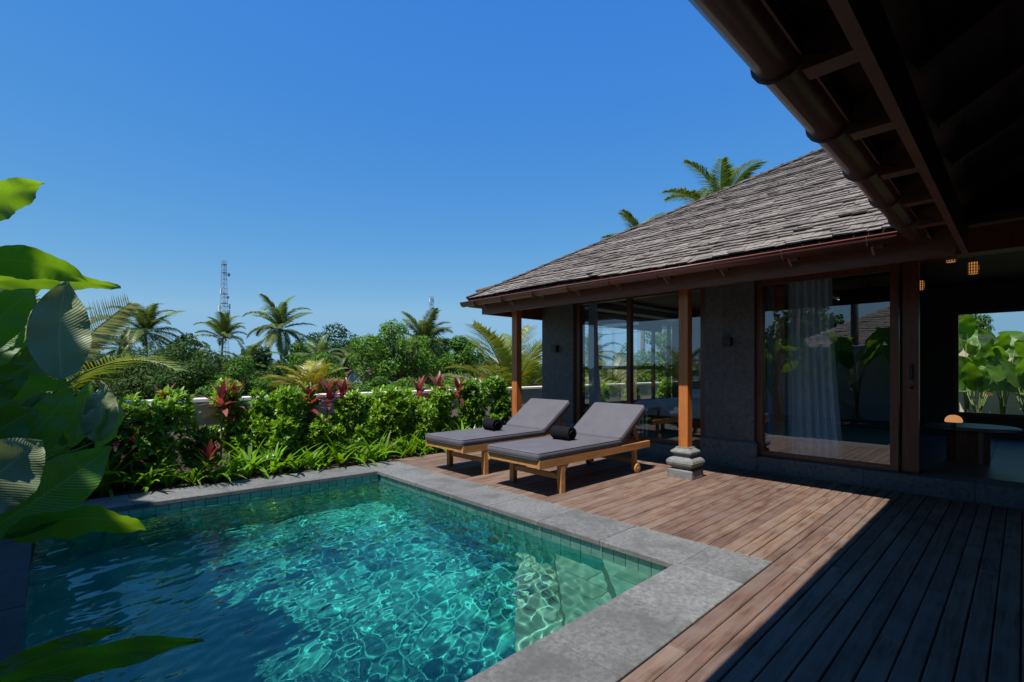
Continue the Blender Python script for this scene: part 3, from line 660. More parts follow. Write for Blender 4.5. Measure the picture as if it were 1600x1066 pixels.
def lounger():
    t = thing('sun_lounger', (3.39, 3.19, 0), '', 'sun lounger', 'teak sun loungers on the deck')
    W = .76
    B = lambda n_, a, b, e=.004, par=t: MB().box(a, b, e).build(n_, 'teak', par, local=True)
    B('side_rail', (0, 0, .288), (1.99, .035, .368)); B('side_rail', (0, W - .035, .288), (1.99, W, .368))
    B('end_rail', (.002, .036, .30), (.03, W - .036, .366)); B('end_rail', (1.93, .036, .30), (1.96, W - .036, .36))
    for yy in (.0, W - .06):
        lg = B('leg', (.32, yy + .002 if yy == 0 else yy, 0), (.38, yy + .06, .287))
        MB().add([(.382, yy + .01, .287), (.45, yy + .01, .287), (.382, yy + .01, .20), (.382, yy + .05, .287), (.45, yy + .05, .287), (.382, yy + .05, .20)], [(0, 1, 2), (5, 4, 3), (0, 3, 4, 1), (1, 4, 5, 2), (2, 5, 3, 0)]).build('leg_brace', 'teak', lg, local=True)
    B('stretcher', (.335, .064, .135), (.362, W - .062, .19))
    for yy in (.036, W - .076):
        lg = B('rear_leg', (1.70, yy, .045), (1.76, yy + .04, .287))
        wy = yy - .032 if yy < .3 else yy + .044
        m = MB(); m.rings([[(1.73 + r_ * math.cos(a), wy + o, .058 + r_ * math.sin(a)) for a in np.linspace(0, 2 * math.pi, 25)[:-1]] for r_, o in ((.052, 0), (.058, .005), (.058, .023), (.052, .028))])
        wh = m.build('wheel', 'teak', lg, local=True)
        MB().rings([[(1.73 + r_ * math.cos(a), wy + o, .058 + r_ * math.sin(a)) for a in np.linspace(0, 2 * math.pi, 13)[:-1]] for r_, o in ((.012, -.006), (.012, .034))]).build('axle', 'steel', wh, local=True)
    B('rear_stretcher', (1.715, .078, .12), (1.745, W - .078, .165))
    for i in range(13): B('slat', (.05 + i * .105, .037, .345), (.05 + i * .105 + .07, W - .037, .364), .002)
    # tilted back: hinge at x=1.40, 34 degrees
    hx, hz, an = 1.41, .362, rad(34); Rm = Matrix.Rotation(-an, 3, 'Y'); pv = (hx, 0, hz)
    MB().box((hx, W - .075, hz - .01), (hx + .63, W - .04, hz + .03), .003, rot=Rm, piv=pv).build('back_rail', 'teak', t, local=True)
    bf = MB().box((hx, .04, hz - .01), (hx + .63, .075, hz + .03), .003, rot=Rm, piv=pv)
    bk = bf.build('back_rail', 'teak', t, local=True)
    for i in range(6): MB().box((hx + .02 + i * .102, .076, hz + .008), (hx + .09 + i * .102, W - .076, hz + .026), .002, rot=Rm, piv=pv).build('slat', 'teak', bk, local=True)
    tp = Vector(pv) + Rm @ Vector((.42, 0, 0))
    for yy in (.09, W - .09): MB().bar((tp.x, yy, tp.z - .005), (1.86, yy, .35), .03, .03).build('prop', 'teak', t, local=True)
    m = superslab(-.025, 1.405, .0, W, .369, .447); sc = m.build('seat_cushion', 'cushion', t, True, local=True)
    for q_ in m.pipe: MB().tube(q_ + [q_[0]], .0045, 5, False).build('piping', 'cushion', sc, True, local=True)
    m = superslab(hx - .002, hx + .645, .0, W, hz + .034, hz + .112); m.v = [tuple(Vector(pv) + Rm @ (Vector(v) - Vector(pv))) for v in m.v]
    bc = m.build('back_cushion', 'cushion', t, True, local=True)
    for q_ in m.pipe: MB().tube([Vector(pv) + Rm @ (Vector(v) - Vector(pv)) for v in q_ + [q_[0]]], .0045, 5, False).build('piping', 'cushion', bc, True, local=True)
    return t
def copytree(o, parent=None):
    c = o.copy(); COL.objects.link(c)
    if parent: c.parent = parent
    for ch in list(o.children): copytree(ch, c)
    return c
la = lounger(); la['label'] = 'teak sun lounger with grey cushions nearer the carved post base'
lb = copytree(la); lb.location = (3.40, 4.39, 0); lb['label'] = 'teak sun lounger with grey cushions nearer the planted bed'
def towel(c, label, rz):
    t = thing('rolled_towel', c, label, 'towel', 'rolled black towels', rz)
    r_ = random.Random(int(c[1] * 100)); m = MB(); N = 90; turns = 3.3; vs = []; L_ = .24; nl = 10
    for i in range(N + 1):
        f = i / N; a = f * turns * 2 * math.pi + 2.2; rr = .016 + .066 * f + .0025 * math.sin(a * 3)
        for k in range(nl + 1):
            yy = -L_ / 2 + L_ * k / nl + (.010 * math.sin(a * 1.3) + .008 * math.sin(a * .5) if k in (0, nl) else 0)
            for o in (0, .0105):
                q_ = rr + o + .002 * math.sin(k * 2.1 + a * 2)
                vs.append((math.cos(a) * q_, yy, max(-.068, math.sin(a) * q_ * .92)))
    st = (nl + 1) * 2; fs = []
    for i in range(N):
        for k in range(nl):
            b = i * st + k * 2; c2 = b + st
            fs.append((b, b + 2, c2 + 2, c2)); fs.append((b + 1, c2 + 1, c2 + 3, b + 3))
        b = i * st; fs.append((b, c2 - k * 2, c2 - k * 2 + 1, b + 1)); e = b + nl * 2; fs.append((e + 1, e + st + 1, e + st, e))
    b = N * st
    for k in range(nl): fs.append((b + k * 2, b + k * 2 + 2, b + k * 2 + 3, b + k * 2 + 1))
    m.add(vs, fs); m.build('towel_roll', 'towel', t, True, local=True)
    return t
towel((4.22, 3.60, .524), 'rolled black towel on the lounger nearer the carved post base', rad(4))
towel((4.20, 4.80, .524), 'rolled black towel on the lounger nearer the planted bed', rad(-6))

# ------------------------------------------------------------------ interior furniture
bed = thing('bed', (8.6, 3.9, FZ), 'low bed with white linen seen through the corner windows', 'bed')
MB().box((7.75, 3.0, FZ + .02), (9.85, 4.9, FZ + .26), .02).build('bed_base', 'frame', bed)
MB().box((7.72, 2.98, FZ + .262), (9.8, 4.92, FZ + .50), .06).build('mattress', 'linen', bed)
for yy in (3.1, 4.0): MB().box((9.25, yy, FZ + .505), (9.75, yy + .75, FZ + .66), .06).build('pillow', 'linen', bed)
MB().box((9.87, 2.9, FZ + .02), (9.95, 5.0, FZ + .85), .02).build('headboard', 'frame', bed)
bn = thing('bench', (7.2, 4.6, FZ), 'pale slatted bench inside the glazed corner room', 'bench')
MB().box((6.95, 4.15, FZ + .40), (7.35, 5.0, FZ + .45), .01).build('bench_top', 'linen', bn)
for i in range(12): MB().box((6.95, 4.17 + i * .07, FZ + .001), (6.97, 4.19 + i * .07, FZ + .399)).build('slat', 'white', bn)
for yy in (4.17, 4.95): MB().box((7.32, yy, FZ + .001), (7.345, yy + .03, FZ + .399)).build('leg', 'frame', bn)
tb_ = thing('coffee_table', (7.75, .42, FZ), 'dark oval low table inside the open doorway', 'table')
m = MB(); m.rings([[(7.75 + math.cos(a) * rx * 1, .42 + math.sin(a) * rx * 1.15, FZ + z) for a in np.linspace(0, 2 * math.pi, 33)[:-1]] for rx, z in ((.33, .38), (.36, .39), (.36, .41), (.34, .42))])
m.build('table_top', 'intfloor', tb_)
m = MB(); m.rings([[(7.75 + math.cos(a) * .16, .45 + math.sin(a) * .19, FZ + z) for a in np.linspace(0, 2 * math.pi, 25)[:-1]] for z in (.001, .379)]); m.build('table_base', 'frame', tb_)
p = onZ(1490, 672, FZ + .42)
lm = thing('table_lamp', p, 'glowing mushroom shaped lamp on the oval low table', 'lamp')
MB().lathe([(.032, .001), (.032, .006), (.02, .009), (.02, .085), (0, .085)], (p.x, p.y, p.z), 18).build('lamp_foot', 'black', lm)
MB().lathe([(.001, .086), (.072, .086), (.075, .094), (.072, .114), (.061, .137), (.04, .155), (.015, .162), (.001, .163)], (p.x, p.y, p.z), 28).build('lamp_shade', 'mushroom', lm, True)
for i, (px, py, X, hh, lab) in enumerate(((1437, 446, 7.9, .11, 'glowing rattan lantern hanging lowest, just right of the open door leaf'), (1521, 419, 7.6, .13, 'glowing rattan lantern hanging farthest right in the dark living room'), (1429, 414, 7.4, .10, 'small glowing lantern hanging above the lowest lantern'), (1486, 404, 7.4, .08, 'glowing lantern half hidden under the ceiling between two others'))):
    p = onX(px, py, X); t = thing('pendant_lantern', (p.x, p.y, p.z - hh / 2), lab, 'lamp', 'rattan lanterns in the living room')
    core = MB().lathe([(.001, 0), (.042, 0), (.047, hh * .5), (.042, hh), (.001, hh)], (0, 0, 0), 16).build('glow_core', 'lampglow', t, True, local=True)
    m = MB()
    for a in range(14): m.bar((0.052 * math.cos(a * .4488), 0.052 * math.sin(a * .4488), -.005), (0.052 * math.cos(a * .4488), 0.052 * math.sin(a * .4488), hh + .005), .009, .004, up=(math.cos(a * .4488), math.sin(a * .4488), 0))
    for z in np.linspace(0, hh, 5):
        for a in range(14): m.bar((0.053 * math.cos(a * .4488), 0.053 * math.sin(a * .4488), z), (0.053 * math.cos((a + 1) * .4488), 0.053 * math.sin((a + 1) * .4488), z), .006, .006)
    m.build('rattan_cage', 'rattan', t, local=True)
    if p.z + hh / 2 < 2.58: MB().tube([(0, 0, hh), (0, 0, 2.6 - p.z + hh / 2)], .004, 6).build('cord', 'black', t, local=True)

# ------------------------------------------------------------------ garden walls
gw = thing('garden_wall', (3, 7.1, 0), 'cream rendered garden wall with white cap behind the planted bed', 'wall')
MB().box((-2, 7.05, -3.3), (16, 7.2, .84)).build('wall_face', 'wallpaint', gw)
MB().box((-2, 7.04, .77), (16, 7.046, .83)).build('string_course', 'wallpaint', gw)
MB().box((-2.02, 7.02, .841), (16, 7.24, .885), .006).build('wall_cap', 'cap', gw)
gl_ = thing('side_wall', (-1.95, 2, 0), 'tall rendered boundary wall behind the big leafed plants beside the pool', 'wall')
MB().box((-2.05, -6, -3.2), (-1.9, 7.04, 1.80)).build('wall_face', 'wallpaint', gl_)
MB().box((-2.09, -6, 1.801), (-1.86, 7.04, 1.85), .006).build('wall_cap', 'cap', gl_)
bw = thing('back_wall', (15, 0, 0), 'pale garden wall seen through the back window of the living room', 'wall')
MB().box((15, -7, -3.3), (15.15, 7.0, 1.84)).build('wall_face', 'wallpaint', bw)
MB().box((14.96, -7, 1.841), (15.19, 7.0, 1.89), .006).build('wall_cap', 'cap', bw)

# ------------------------------------------------------------------ plants
def blade(L_, W_, bend, n=6, fold=.25, twist=0, tipw=.9):
    """a lanceolate leaf from the origin along +x, arching down by `bend` radians"""
    m = MB(); p = Vector((0, 0, 0)); a = 0; vs = []; uv = []
    for i in range(n + 1):
        f = i / n; wd = W_ / 2 * (math.sin(math.pi * min(1, .06 + f * .94) ** tipw) ** .75) if 0 < i < n else W_ * .06
        c, s_ = math.cos(a), math.sin(a); tw = twist * f
        for k in (-1, 0, 1):
            up = abs(k) * wd * fold
            vs.append((p.x - s_ * up * -1, k * wd * math.cos(tw), p.z + c * up + k * wd * math.sin(tw))); uv.append((.5 + .5 * k, f))
        p = p + Vector((c, 0, s_)) * (L_ / n); a -= bend / n
    fs = [(i * 3 + k, (i + 1) * 3 + k, (i + 1) * 3 + k + 1, i * 3 + k + 1) for i in range(n) for k in (0, 1)]
    m.add(vs, fs); m.uv = uv; return m
# cordylines: each leaf an object
CL = [blade(.34, .082, .5, 6, .35).mesh('leaf', 'cordy', True), blade(.30, .072, .9, 6, .3).mesh('leaf', 'cordy', True), blade(.36, .075, 1.1, 6, .3).mesh('leaf', 'cordydark', True)]
def cordyline(x, y, h, label, dark=False, n=20, sc=1.0, seed=0, upright=7):
    r = random.Random(seed); t = thing('cordyline', (x, y, 0), label, 'plant', 'red leaved cordylines in the planted bed')
    lean = (r.uniform(-.06, .06), r.uniform(-.05, .05))
    MB().tube([(0, 0, -.02), (lean[0] * .3, lean[1] * .5, h * .5), (lean[0], lean[1], h)], [.013, .011, .010], 6).build('stem', 'redstalk', t, True, local=True)
    for i in range(n):
        f = i / (n - 1); az = i * 2.4 + r.uniform(-.3, .3); el = rad(84 - 74 * f ** 1.1 + r.uniform(-12, 10)) if i >= upright else rad(r.uniform(66, 86))
        me_ = CL[2] if dark else (CL[0] if f < .45 else r.choice(CL[1:] if r.random() < .45 else CL[:2]))
        o = put(me_, 'leaf', t, (lean[0], lean[1], h - .10 * f), (0, -el, az), sc * r.uniform(.8, 1.1)); o.rotation_mode = 'XYZ'
def X_at(px, y): d = ray(px, HY); return y * d.x / d.y
cspec = [(262, 6.75, .78, 'cordyline with two upright red leaves at the left shrub', 0), (345, 6.72, .86, 'tall red cordyline on bare stems in front of open wall', 0), (372, 6.80, .80, 'red cordyline leaning behind the tall bare stemmed one', 0), (318, 6.45, .22, 'low small cordyline at the foot of the tall bare stems', 0),
         (476, 6.62, .80, 'bronze red cordyline in front of the golden palm', 0), (508, 6.66, .86, 'cordyline with broad maroon leaves left of the brightest red one', 0), (536, 6.60, .84, 'bright crimson cordyline left of the middle of the bed', 0),
         (658, 6.70, .86, 'cordyline with one narrow red leaf showing above the hedge', 0), (690, 6.75, .90, 'thin red cordyline left of the last red plant by the loungers', 0), (718, 6.60, .86, 'rightmost red cordyline near the loungers', 0),
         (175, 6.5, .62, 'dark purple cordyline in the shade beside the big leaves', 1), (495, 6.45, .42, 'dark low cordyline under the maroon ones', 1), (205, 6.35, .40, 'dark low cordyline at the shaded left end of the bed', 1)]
for i, (px, y, h, lab, dk) in enumerate(cspec): cordyline(X_at(px, y), y, h, lab, bool(dk), 16 if h > .5 else 12, 1.0 if h > .5 else .75, 100 + i)
# shrubs: whorled small glossy leaves on twigs
def shrub(x, y, h, wx, wy, label, mt='shrub', seed=0, ntw=150):
    r = random.Random(seed); t = thing('leafy_shrub', (x, y, 0), label, 'shrub', 'green shrubs in the planted bed')
    st = MB(); fo = MB(); uvs = []
    heads = []
    lob = [(r.uniform(-.6, .6) * wx, r.uniform(-.5, .5) * wy, (.22 + .62 * (i_ / 10)) * h, r.uniform(.65, 1.0)) for i_ in range(11)]
    for i in range(6):
        l = lob[i]; st.tube([(r.uniform(-.05, .05), r.uniform(-.05, .05), -.02), (l[0] * .4, l[1] * .4, l[2] * .45), (l[0], l[1], l[2])], [.011, .008, .004], 5)
    for i in range(int(ntw * 2.3)):
        l = r.choice(lob); u = Vector((r.gauss(0, 1), r.gauss(0, 1), r.gauss(.15, 1))).normalized(); k = r.uniform(.55, 1.05) * l[3]
        p = Vector((l[0] + u.x * wx * .44 * k, l[1] + u.y * wy * .48 * k, l[2] + u.z * h * .27 * k))
        if p.z < .10: p.z = r.uniform(.1, .3)
        if p.z > h: p.z = h - r.uniform(0, .1)
        p.y = max(-wy, min(p.y, 7.02 - y))
        dr = (u + Vector((0, -.15, .75))).normalized()
        if i % 3 == 0: st.tube([p - dr * .10, p], .0025, 3, False)
        a = dr.orthogonal().normalized(); b = dr.cross(a)
        for q_ in range(r.randint(6, 9)):
            th = q_ * 2.4 + r.uniform(-.3, .3); sp = r.uniform(.35, 1.25); ld = (dr * math.cos(sp) + (a * math.cos(th) + b * math.sin(th)) * math.sin(sp)).normalized()
            L_ = r.uniform(.05, .095); W_ = L_ * .44; sd = ld.cross(dr)
            sd = sd.normalized() if sd.length > .01 else a; nr_ = sd.cross(ld); o = p - dr * (.05 * q_ / 8)
            fo.add([o, o + ld * L_ * .5 + sd * W_ / 2 + nr_ * .006, o + ld * L_ - nr_ * .008, o + ld * L_ * .5 - sd * W_ / 2 + nr_ * .006, o + ld * L_ * .5 - nr_ * .003], [(0, 1, 4), (1, 2, 4), (2, 3, 4), (3, 0, 4)])
    st.build('stem', 'bark', t, local=True); f_ = fo.build('foliage', mt, t, True, local=True); f_['kind'] = 'stuff'
sspec = [(245, 6.60, 1.00, .42, .34, 'narrow shrub at the left, split by red leaves', 'shrub', 210), (378, 6.72, 1.12, .30, .3, 'tall light green shrub right of the bare stemmed cordyline', 'shrub', 150), (428, 6.58, 1.02, .46, .36, 'broad bright green shrub left of the golden palm', 'shrub', 290), (470, 6.70, 1.02, .34, .3, 'shrub under the golden palm', 'shrub', 170),
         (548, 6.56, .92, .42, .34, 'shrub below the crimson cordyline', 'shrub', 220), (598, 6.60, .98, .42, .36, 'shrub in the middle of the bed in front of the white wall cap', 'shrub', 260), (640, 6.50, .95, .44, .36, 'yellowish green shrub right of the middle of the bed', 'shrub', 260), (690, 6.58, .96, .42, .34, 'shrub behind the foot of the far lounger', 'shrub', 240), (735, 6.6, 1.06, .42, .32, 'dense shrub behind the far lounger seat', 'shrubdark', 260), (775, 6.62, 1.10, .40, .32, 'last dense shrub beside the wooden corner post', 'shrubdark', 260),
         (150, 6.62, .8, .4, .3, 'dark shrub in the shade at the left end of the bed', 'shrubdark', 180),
         (312, 6.75, .55, .32, .2, 'low shrub at the foot of the open wall patch', 'shrubdark', 90), (508, 6.45, .62, .36, .22, 'low shrub under the maroon cordyline', 'shrub', 120), (205, 6.5, .85, .36, .3, 'shrub left of the one split by red leaves', 'shrubdark', 150),
         (935, 6.5, .95, .4, .3, 'shrub outside the bedroom side window, nearer the pillar', 'shrub', 160), (985, 6.5, 1.0, .45, .3, 'shrub outside the middle of the bedroom side window', 'shrub', 160), (1040, 6.5, 1.05, .5, .3, 'shrub outside the rear of the bedroom side window', 'shrub', 160)]
for i, (px, y, h, wx, wy, lab, mt_, n_) in enumerate(sspec): shrub(X_at(px, y), y, h, wx, wy, lab, mt_, 300 + i, n_)
# strap leaved lilies along the bed edge
SLm = [blade(.42, .040, b, 7, .2, tw).mesh('leaf', 'strap', True) for b, tw in ((.9, .2), (1.4, -.3), (1.9, .3), (.5, 0))]
r = random.Random(21); kx = .1
while kx < 6.1:
    y0 = (pfar(kx) + .50 if kx < 3.4 else 6.02); yy = y0 + r.uniform(.07, .16)
    for row in range(2):
        t = thing('strap_leaf_lily', (kx + r.uniform(-.04, .04), yy + row * .17, -.01), 'strap leaved green lily in the row edging the planted bed', 'plant', 'lilies edging the planted bed')
        sc = r.uniform(.85, 1.3)
        for i in range(r.randint(10, 14)):
            put(r.choice(SLm), 'leaf', t, (r.uniform(-.02, .02), r.uniform(-.02, .02), 0), (r.uniform(-.2, .2), -rad(r.uniform(38, 82)), i * 2.4 + r.uniform(-.4, .4)), sc * r.uniform(.75, 1.1))
    kx += r.uniform(.14, .21)

# ---- big foreground leaves
def bigleaf(base, tip, ctrl, W_, roll, parent, mt='bigleaf', fold=.18, wav=.012, nv=26, nu=10, shape=.62, seed=0):
    base, tip, ctrl = Vector(base), Vector(tip), Vector(ctrl); r = random.Random(seed); m = MB(); vs = []; uv = []; cpos = Vector((0, 0, CAMH)); ph = r.uniform(0, 6)
    pr = None
    for i in range(nv + 1):
        f = i / nv; p = base * (1 - f) ** 2 + ctrl * 2 * f * (1 - f) + tip * f * f
        d = ((ctrl - base) * (1 - f) + (tip - ctrl) * f).normalized()
        view = (p - cpos).normalized(); sd = d.cross(view)
        if sd.length < .05: sd = pr
        sd = sd.normalized()
        if pr is not None and sd.dot(pr) < 0: sd = -sd
        pr = sd; q_ = Matrix.Rotation(roll, 3, d); sd2 = q_ @ sd; nr_ = d.cross(sd2)
        wd = W_ / 2 * max(.012, (math.sin(math.pi * (f ** .82) * .985 + .012)) ** (shape if f < .43 else shape + .5 * (f - .43)))
        for k in range(nu + 1):
            u = -1 + 2 * k / nu
            vs.append(p + sd2 * u * wd + nr_ * (abs(u) ** 1.3 * wd * fold + wav * abs(u) * math.sin(f * 17 + ph + u * 1.5) + .004 * math.sin(f * 60 + u * 3) * abs(u))); uv.append((.5 + .5 * u, f))
    m.add(vs, [(i * (nu + 1) + k, i * (nu + 1) + k + 1, (i + 1) * (nu + 1) + k + 1, (i + 1) * (nu + 1) + k) for i in range(nv) for k in range(nu)]); m.uv = uv
    return m.build('leaf', mt, parent, True)
def bigplant(root, label, leaves, seed=0):
    t = thing('big_leaf_plant', root, label, 'plant', 'big leafed plants along the left pool edge'); r = random.Random(seed)
    for i, (b, tp, bow, W_, roll, mt_, Yb, Yt) in enumerate(leaves):
        B_ = onY(b[0], b[1], Yb); T_ = onY(tp[0], tp[1], Yt); c = (B_ + T_) / 2 + Vector((0, 0, bow[1])) + RT * bow[0]
        lf = bigleaf(B_, T_, c, W_, rad(roll), t, mt_, seed=seed * 50 + i)
        rt = Vector(root) + Vector((r.uniform(-.12, .12), r.uniform(-.15, .15), 0))
        md = (rt * .5 + B_ * .5) + Vector((-.12, 0, .12)); pts = [rt.lerp(md, .0), rt.lerp(md, .6), md.lerp(B_, .3), md.lerp(B_, .7), B_]
        MB().tube(pts, [.013, .011, .009, .007, .005], 6).build('stalk', 'stalk', lf, True)
    return t
bigplant((-.75, 3.5, -.03), 'big leafed plant with a pale hanging leaf at the left edge above the pool', [
    ((-70, 345), (68, 286), (0, .03), .15, 25, 'bigleaf', 3.0, 3.1),
    ((-60, 415), (138, 441), (.0, .12), .17, 25, 'bigleaf', 3.3, 3.3),
    ((-30, 440), (189, 449), (.0, .05), .13, 35, 'bigleaf', 3.8, 4.0),
    ((97, 592), (104, 438), (-.05, .0), .25, 8, 'paleleaf', 3.4, 3.5),
    ((-50, 520), (72, 438), (0, .03), .13, 10, 'bigleaf', 3.9, 4.0),
    ((-60, 560), (54, 452), (0, .05), .20, 20, 'bigleaf', 3.5, 3.6),
    ((-40, 650), (48, 568), (0, .05), .14, -15, 'bigleaf', 3.2, 3.2),
    ((-50, 628), (112, 602), (0, .06), .12, 30, 'bigleaf', 3.2, 3.3),
    ((40, 690), (112, 606), (.03, .0), .17, 0, 'bigleaf', 3.6, 3.7),
    ((-60, 600), (40, 500), (0, .03), .2, -20, 'bigleaf', 3.9, 4.0),
    ((10, 640), (78, 520), (0, .03), .18, 15, 'bigleaf', 4.2, 4.3),
    ((-30, 560), (30, 420), (0, .03), .17, -10, 'bigleaf', 4.2, 4.3),
], 1)
rr_ = random.Random(77); fill = []
for i in range(20):
    bx_ = rr_.uniform(-70, 40); by_ = rr_.uniform(560, 760); fill.append(((bx_, by_), (bx_ + rr_.uniform(40, 100), by_ - rr_.uniform(60, 120)), (0, .04), rr_.uniform(.12, .19), rr_.uniform(-35, 35), 'bigleaf', 4.3, 4.5))
bigplant((-.55, 4.3, -.03), 'dense big leafed plant filling the left edge behind the hanging pale leaf', fill, 6)
bigplant((-.70, 2.6, -.03), 'big leafed plant with broad dark leaves reaching over the pool', [
    ((-75, 815), (67, 690), (0, .05), .25, 10, 'paleleaf', 2.6, 2.7),
    ((-30, 835), (173, 698), (.02, -.02), .26, 10, 'bigleaf', 3.0, 3.2),
    ((5, 838), (229, 829), (0, .14), .24, 55, 'bigleaf', 3.0, 3.1),
    ((-60, 720), (60, 640), (0, .05), .19, 10, 'bigleaf', 3.3, 3.4),
    ((-40, 760), (90, 650), (0, .05), .2, -15, 'bigleaf', 3.6, 3.7),
    ((-60, 690), (30, 610), (0, .05), .19, 15, 'bigleaf', 3.5, 3.6),
], 2)
bigplant((-.65, 1.7, -.03), 'low plant with two narrow dark leaves crossing the bottom left corner', [
    ((-60, 1075), (197, 979), (0, .02), .06, 5, 'bigleaf', 1.9, 2.0),
    ((-60, 1095), (318, 1000), (0, .05), .085, 20, 'bigleaf', 1.8, 1.9),
], 3)
bigplant((-.45, 5.4, -.03), 'big leafed plant with upright leaves at the far left pool corner', [
    ((118, 690), (140, 598), (0, .0), .20, 20, 'bigleaf', 5.3, 5.4),
    ((150, 690), (163, 600), (.02, .0), .24, -10, 'paleleaf', 5.3, 5.4),
    ((150, 700), (190, 620), (.02, .0), .18, 40, 'bigleaf', 5.3, 5.4),
    ((110, 700), (100, 610), (.0, .0), .22, 0, 'bigleaf', 5.5, 5.5),
    ((90, 740), (60, 650), (.0, .0), .24, 0, 'bigleaf', 5.5, 5.5),
    ((60, 740), (20, 630), (.0, .0), .24, 10, 'bigleaf', 5.6, 5.6),
], 4)
# taller plants of the same row: outside the frame but mirrored in the glass and shading the pool
def clump(x, y, h, label, seed, n=9, mt='bigleaf', group='big leafed plants along the left pool edge'):
    r = random.Random(seed); t = thing('big_leaf_plant', (x, y, -.03), label, 'plant', group)
    for i in range(n):
        az = i * 2.4 + r.uniform(-.4, .4); hh = h * r.uniform(.55, .85); B_ = Vector((x + .18 * math.cos(az), y + .18 * math.sin(az), hh)); L_ = r.uniform(.55, .85)
        el = r.uniform(.5, 1.2); T_ = B_ + Vector((math.cos(az) * math.cos(el), math.sin(az) * math.cos(el), math.sin(el) * .8)) * L_
        c = (B_ + T_) / 2 + Vector((-.05 * math.cos(az), -.05 * math.sin(az), .10))
        lf = bigleaf(B_, T_, c, r.uniform(.24, .34), r.uniform(-.6, .6), t, mt, seed=seed * 20 + i, nv=14, nu=6)
        MB().tube([(x, y, -.03), (x + .05 * math.cos(az), y + .05 * math.sin(az), hh * .5), B_], [.014, .010, .006], 5).build('stalk', 'stalk', lf, True)
ORD = ('nearest the viewer', 'second from the viewer', 'third from the viewer', 'fourth from the viewer', 'farthest from the viewer')
for i, (x, y, h) in enumerate(((-1.3, 1.0, 2.2), (-1.45, 1.9, 2.1), (-1.35, 2.8, 2.1), (-1.5, 3.7, 2.0), (-1.4, 4.7, 2.1))):
    clump(x, y, h, 'tall big leafed plant against the side wall, ' + ORD[i], 60 + i, 12)
for i, (x, y, h, lab) in enumerate(((14.3, .85, 2.2, 'left in the back window'), (14.2, .3, 2.0, 'second from left in the back window'), (14.4, -.3, 2.2, 'in the middle of the back window'), (14.2, -1.0, 2.3, 'right in the back window'), (14.3, -1.8, 2.2, 'at the right edge of the back window'), (13.7, .65, 1.25, 'low at the left of the back window'), (13.7, -.05, 1.2, 'low amid the back window'), (13.6, -.75, 1.3, 'low at the right of the back window'), (14.3, 3.3, 2.0, 'outside the rear bedroom window'), (14.2, 4.4, 1.9, 'outside the rear bedroom corner'))):
    clump(x, y, h, 'banana like plant before the garden wall, ' + lab, 80 + i, 12, 'bigleaf', 'plants behind the villa')
# ---- palms
def frond_mesh(L_, n, mt, leaf=.8, droop=1.3, hang=.6, up0=0.0, seed=0, wl=.045):
    r = random.Random(seed); m = MB(); p = Vector((0, 0, 0)); a = up0; pts = [p.copy()]; dirs = [a]; seg = 18
    for i in range(seg): p = p + Vector((math.cos(a), 0, math.sin(a))) * (L_ / seg); a -= droop / seg * (.4 + 1.2 * i / seg); pts.append(p.copy()); dirs.append(a)
    m.tube(pts, [.02 * L_ / 3 * (1 - .85 * i / seg) + .003 for i in range(seg + 1)], 4)
    for i in range(n):
        f = .12 + .87 * i / n; k = f * seg; j = min(int(k), seg - 1); c = pts[j].lerp(pts[j + 1], k - j); aa = dirs[j]
        ll = leaf * (math.sin(math.pi * (.16 + .80 * f)) ** .7) * r.uniform(.85, 1.1)
        fw = Vector((math.cos(aa), 0, math.sin(aa))); upv = Vector((-math.sin(aa), 0, math.cos(aa)))
        for sgn in (-1, 1):
            d = (fw * .55 + Vector((0, sgn, 0)) * .8 + upv * r.uniform(.0, .3)).normalized(); e1 = c + d * ll * .5
            d2 = (d + Vector((0, 0, -hang * r.uniform(.7, 1.4)))).normalized(); e2 = e1 + d2 * ll * .5; sd = d.cross(upv).normalized() * wl / 2 + fw * wl * .3
            m.add([c - sd * .6, c + sd * .6, e1 + sd, e1 - sd, e2], [(0, 1, 2, 3), (3, 2, 4)])
    return m.mesh('frond', mt, False)
FM = [frond_mesh(3.9, 74, 'frond', 1.05, d_, h_ * 1.3, u_, s_, .062) for d_, h_, u_, s_ in ((1.2, .7, .1, 1), (1.6, .9, .2, 2), (.8, .5, .05, 3), (2.0, 1.1, .3, 4))]
YM = [frond_mesh(1.3, 34, 'yfrond', .42, d_, h_, u_, s_, .03) for d_, h_, u_, s_ in ((1.6, .5, .3, 5), (2.2, .6, .3, 6))]
GM = [frond_mesh(2.1, 46, 'gfrond', .55, d_, h_, u_, s_, .03) for d_, h_, u_, s_ in ((1.0, .3, .1, 7), (1.5, .4, .2, 8))]
def palm(name, loc, zc, label, meshes, n=20, sc=1.0, seed=0, trunk=.14, elr=(-35, 85), group='palms beyond the garden wall', lean=.3, cat='palm tree'):
    r = random.Random(seed); t = thing(name, loc, label, cat, group); h = zc - loc[2]; lx, ly = r.uniform(-lean, lean), r.uniform(-lean, lean)
    pts = [(lx * f * f, ly * f * f, h * f) for f in np.linspace(0, 1, 9)]
    MB().tube(pts, [trunk * (1.25 - .5 * f) for f in np.linspace(0, 1, 9)], 8).build('trunk', 'palmbark', t, True, local=True)
    for i in range(n):
        f = (i + .5) / n; el = elr[1] + (elr[0] - elr[1]) * f + r.uniform(-8, 8); az = i * 2.399 + r.uniform(-.25, .25)
        put(r.choice(meshes), 'frond', t, (lx, ly, h - .02), (r.uniform(-.3, .3), -rad(el), az), sc * r.uniform(.82, 1.1))
    return t
GZ = -3.2
def fp(px, dist): return far(px, dist, GZ)
palm('coconut_palm', fp(232, 46), zat(520, 46), 'coconut palm left of the tall lattice mast with drooping yellowish lower fronds', FM, 24, 1.0, 1)
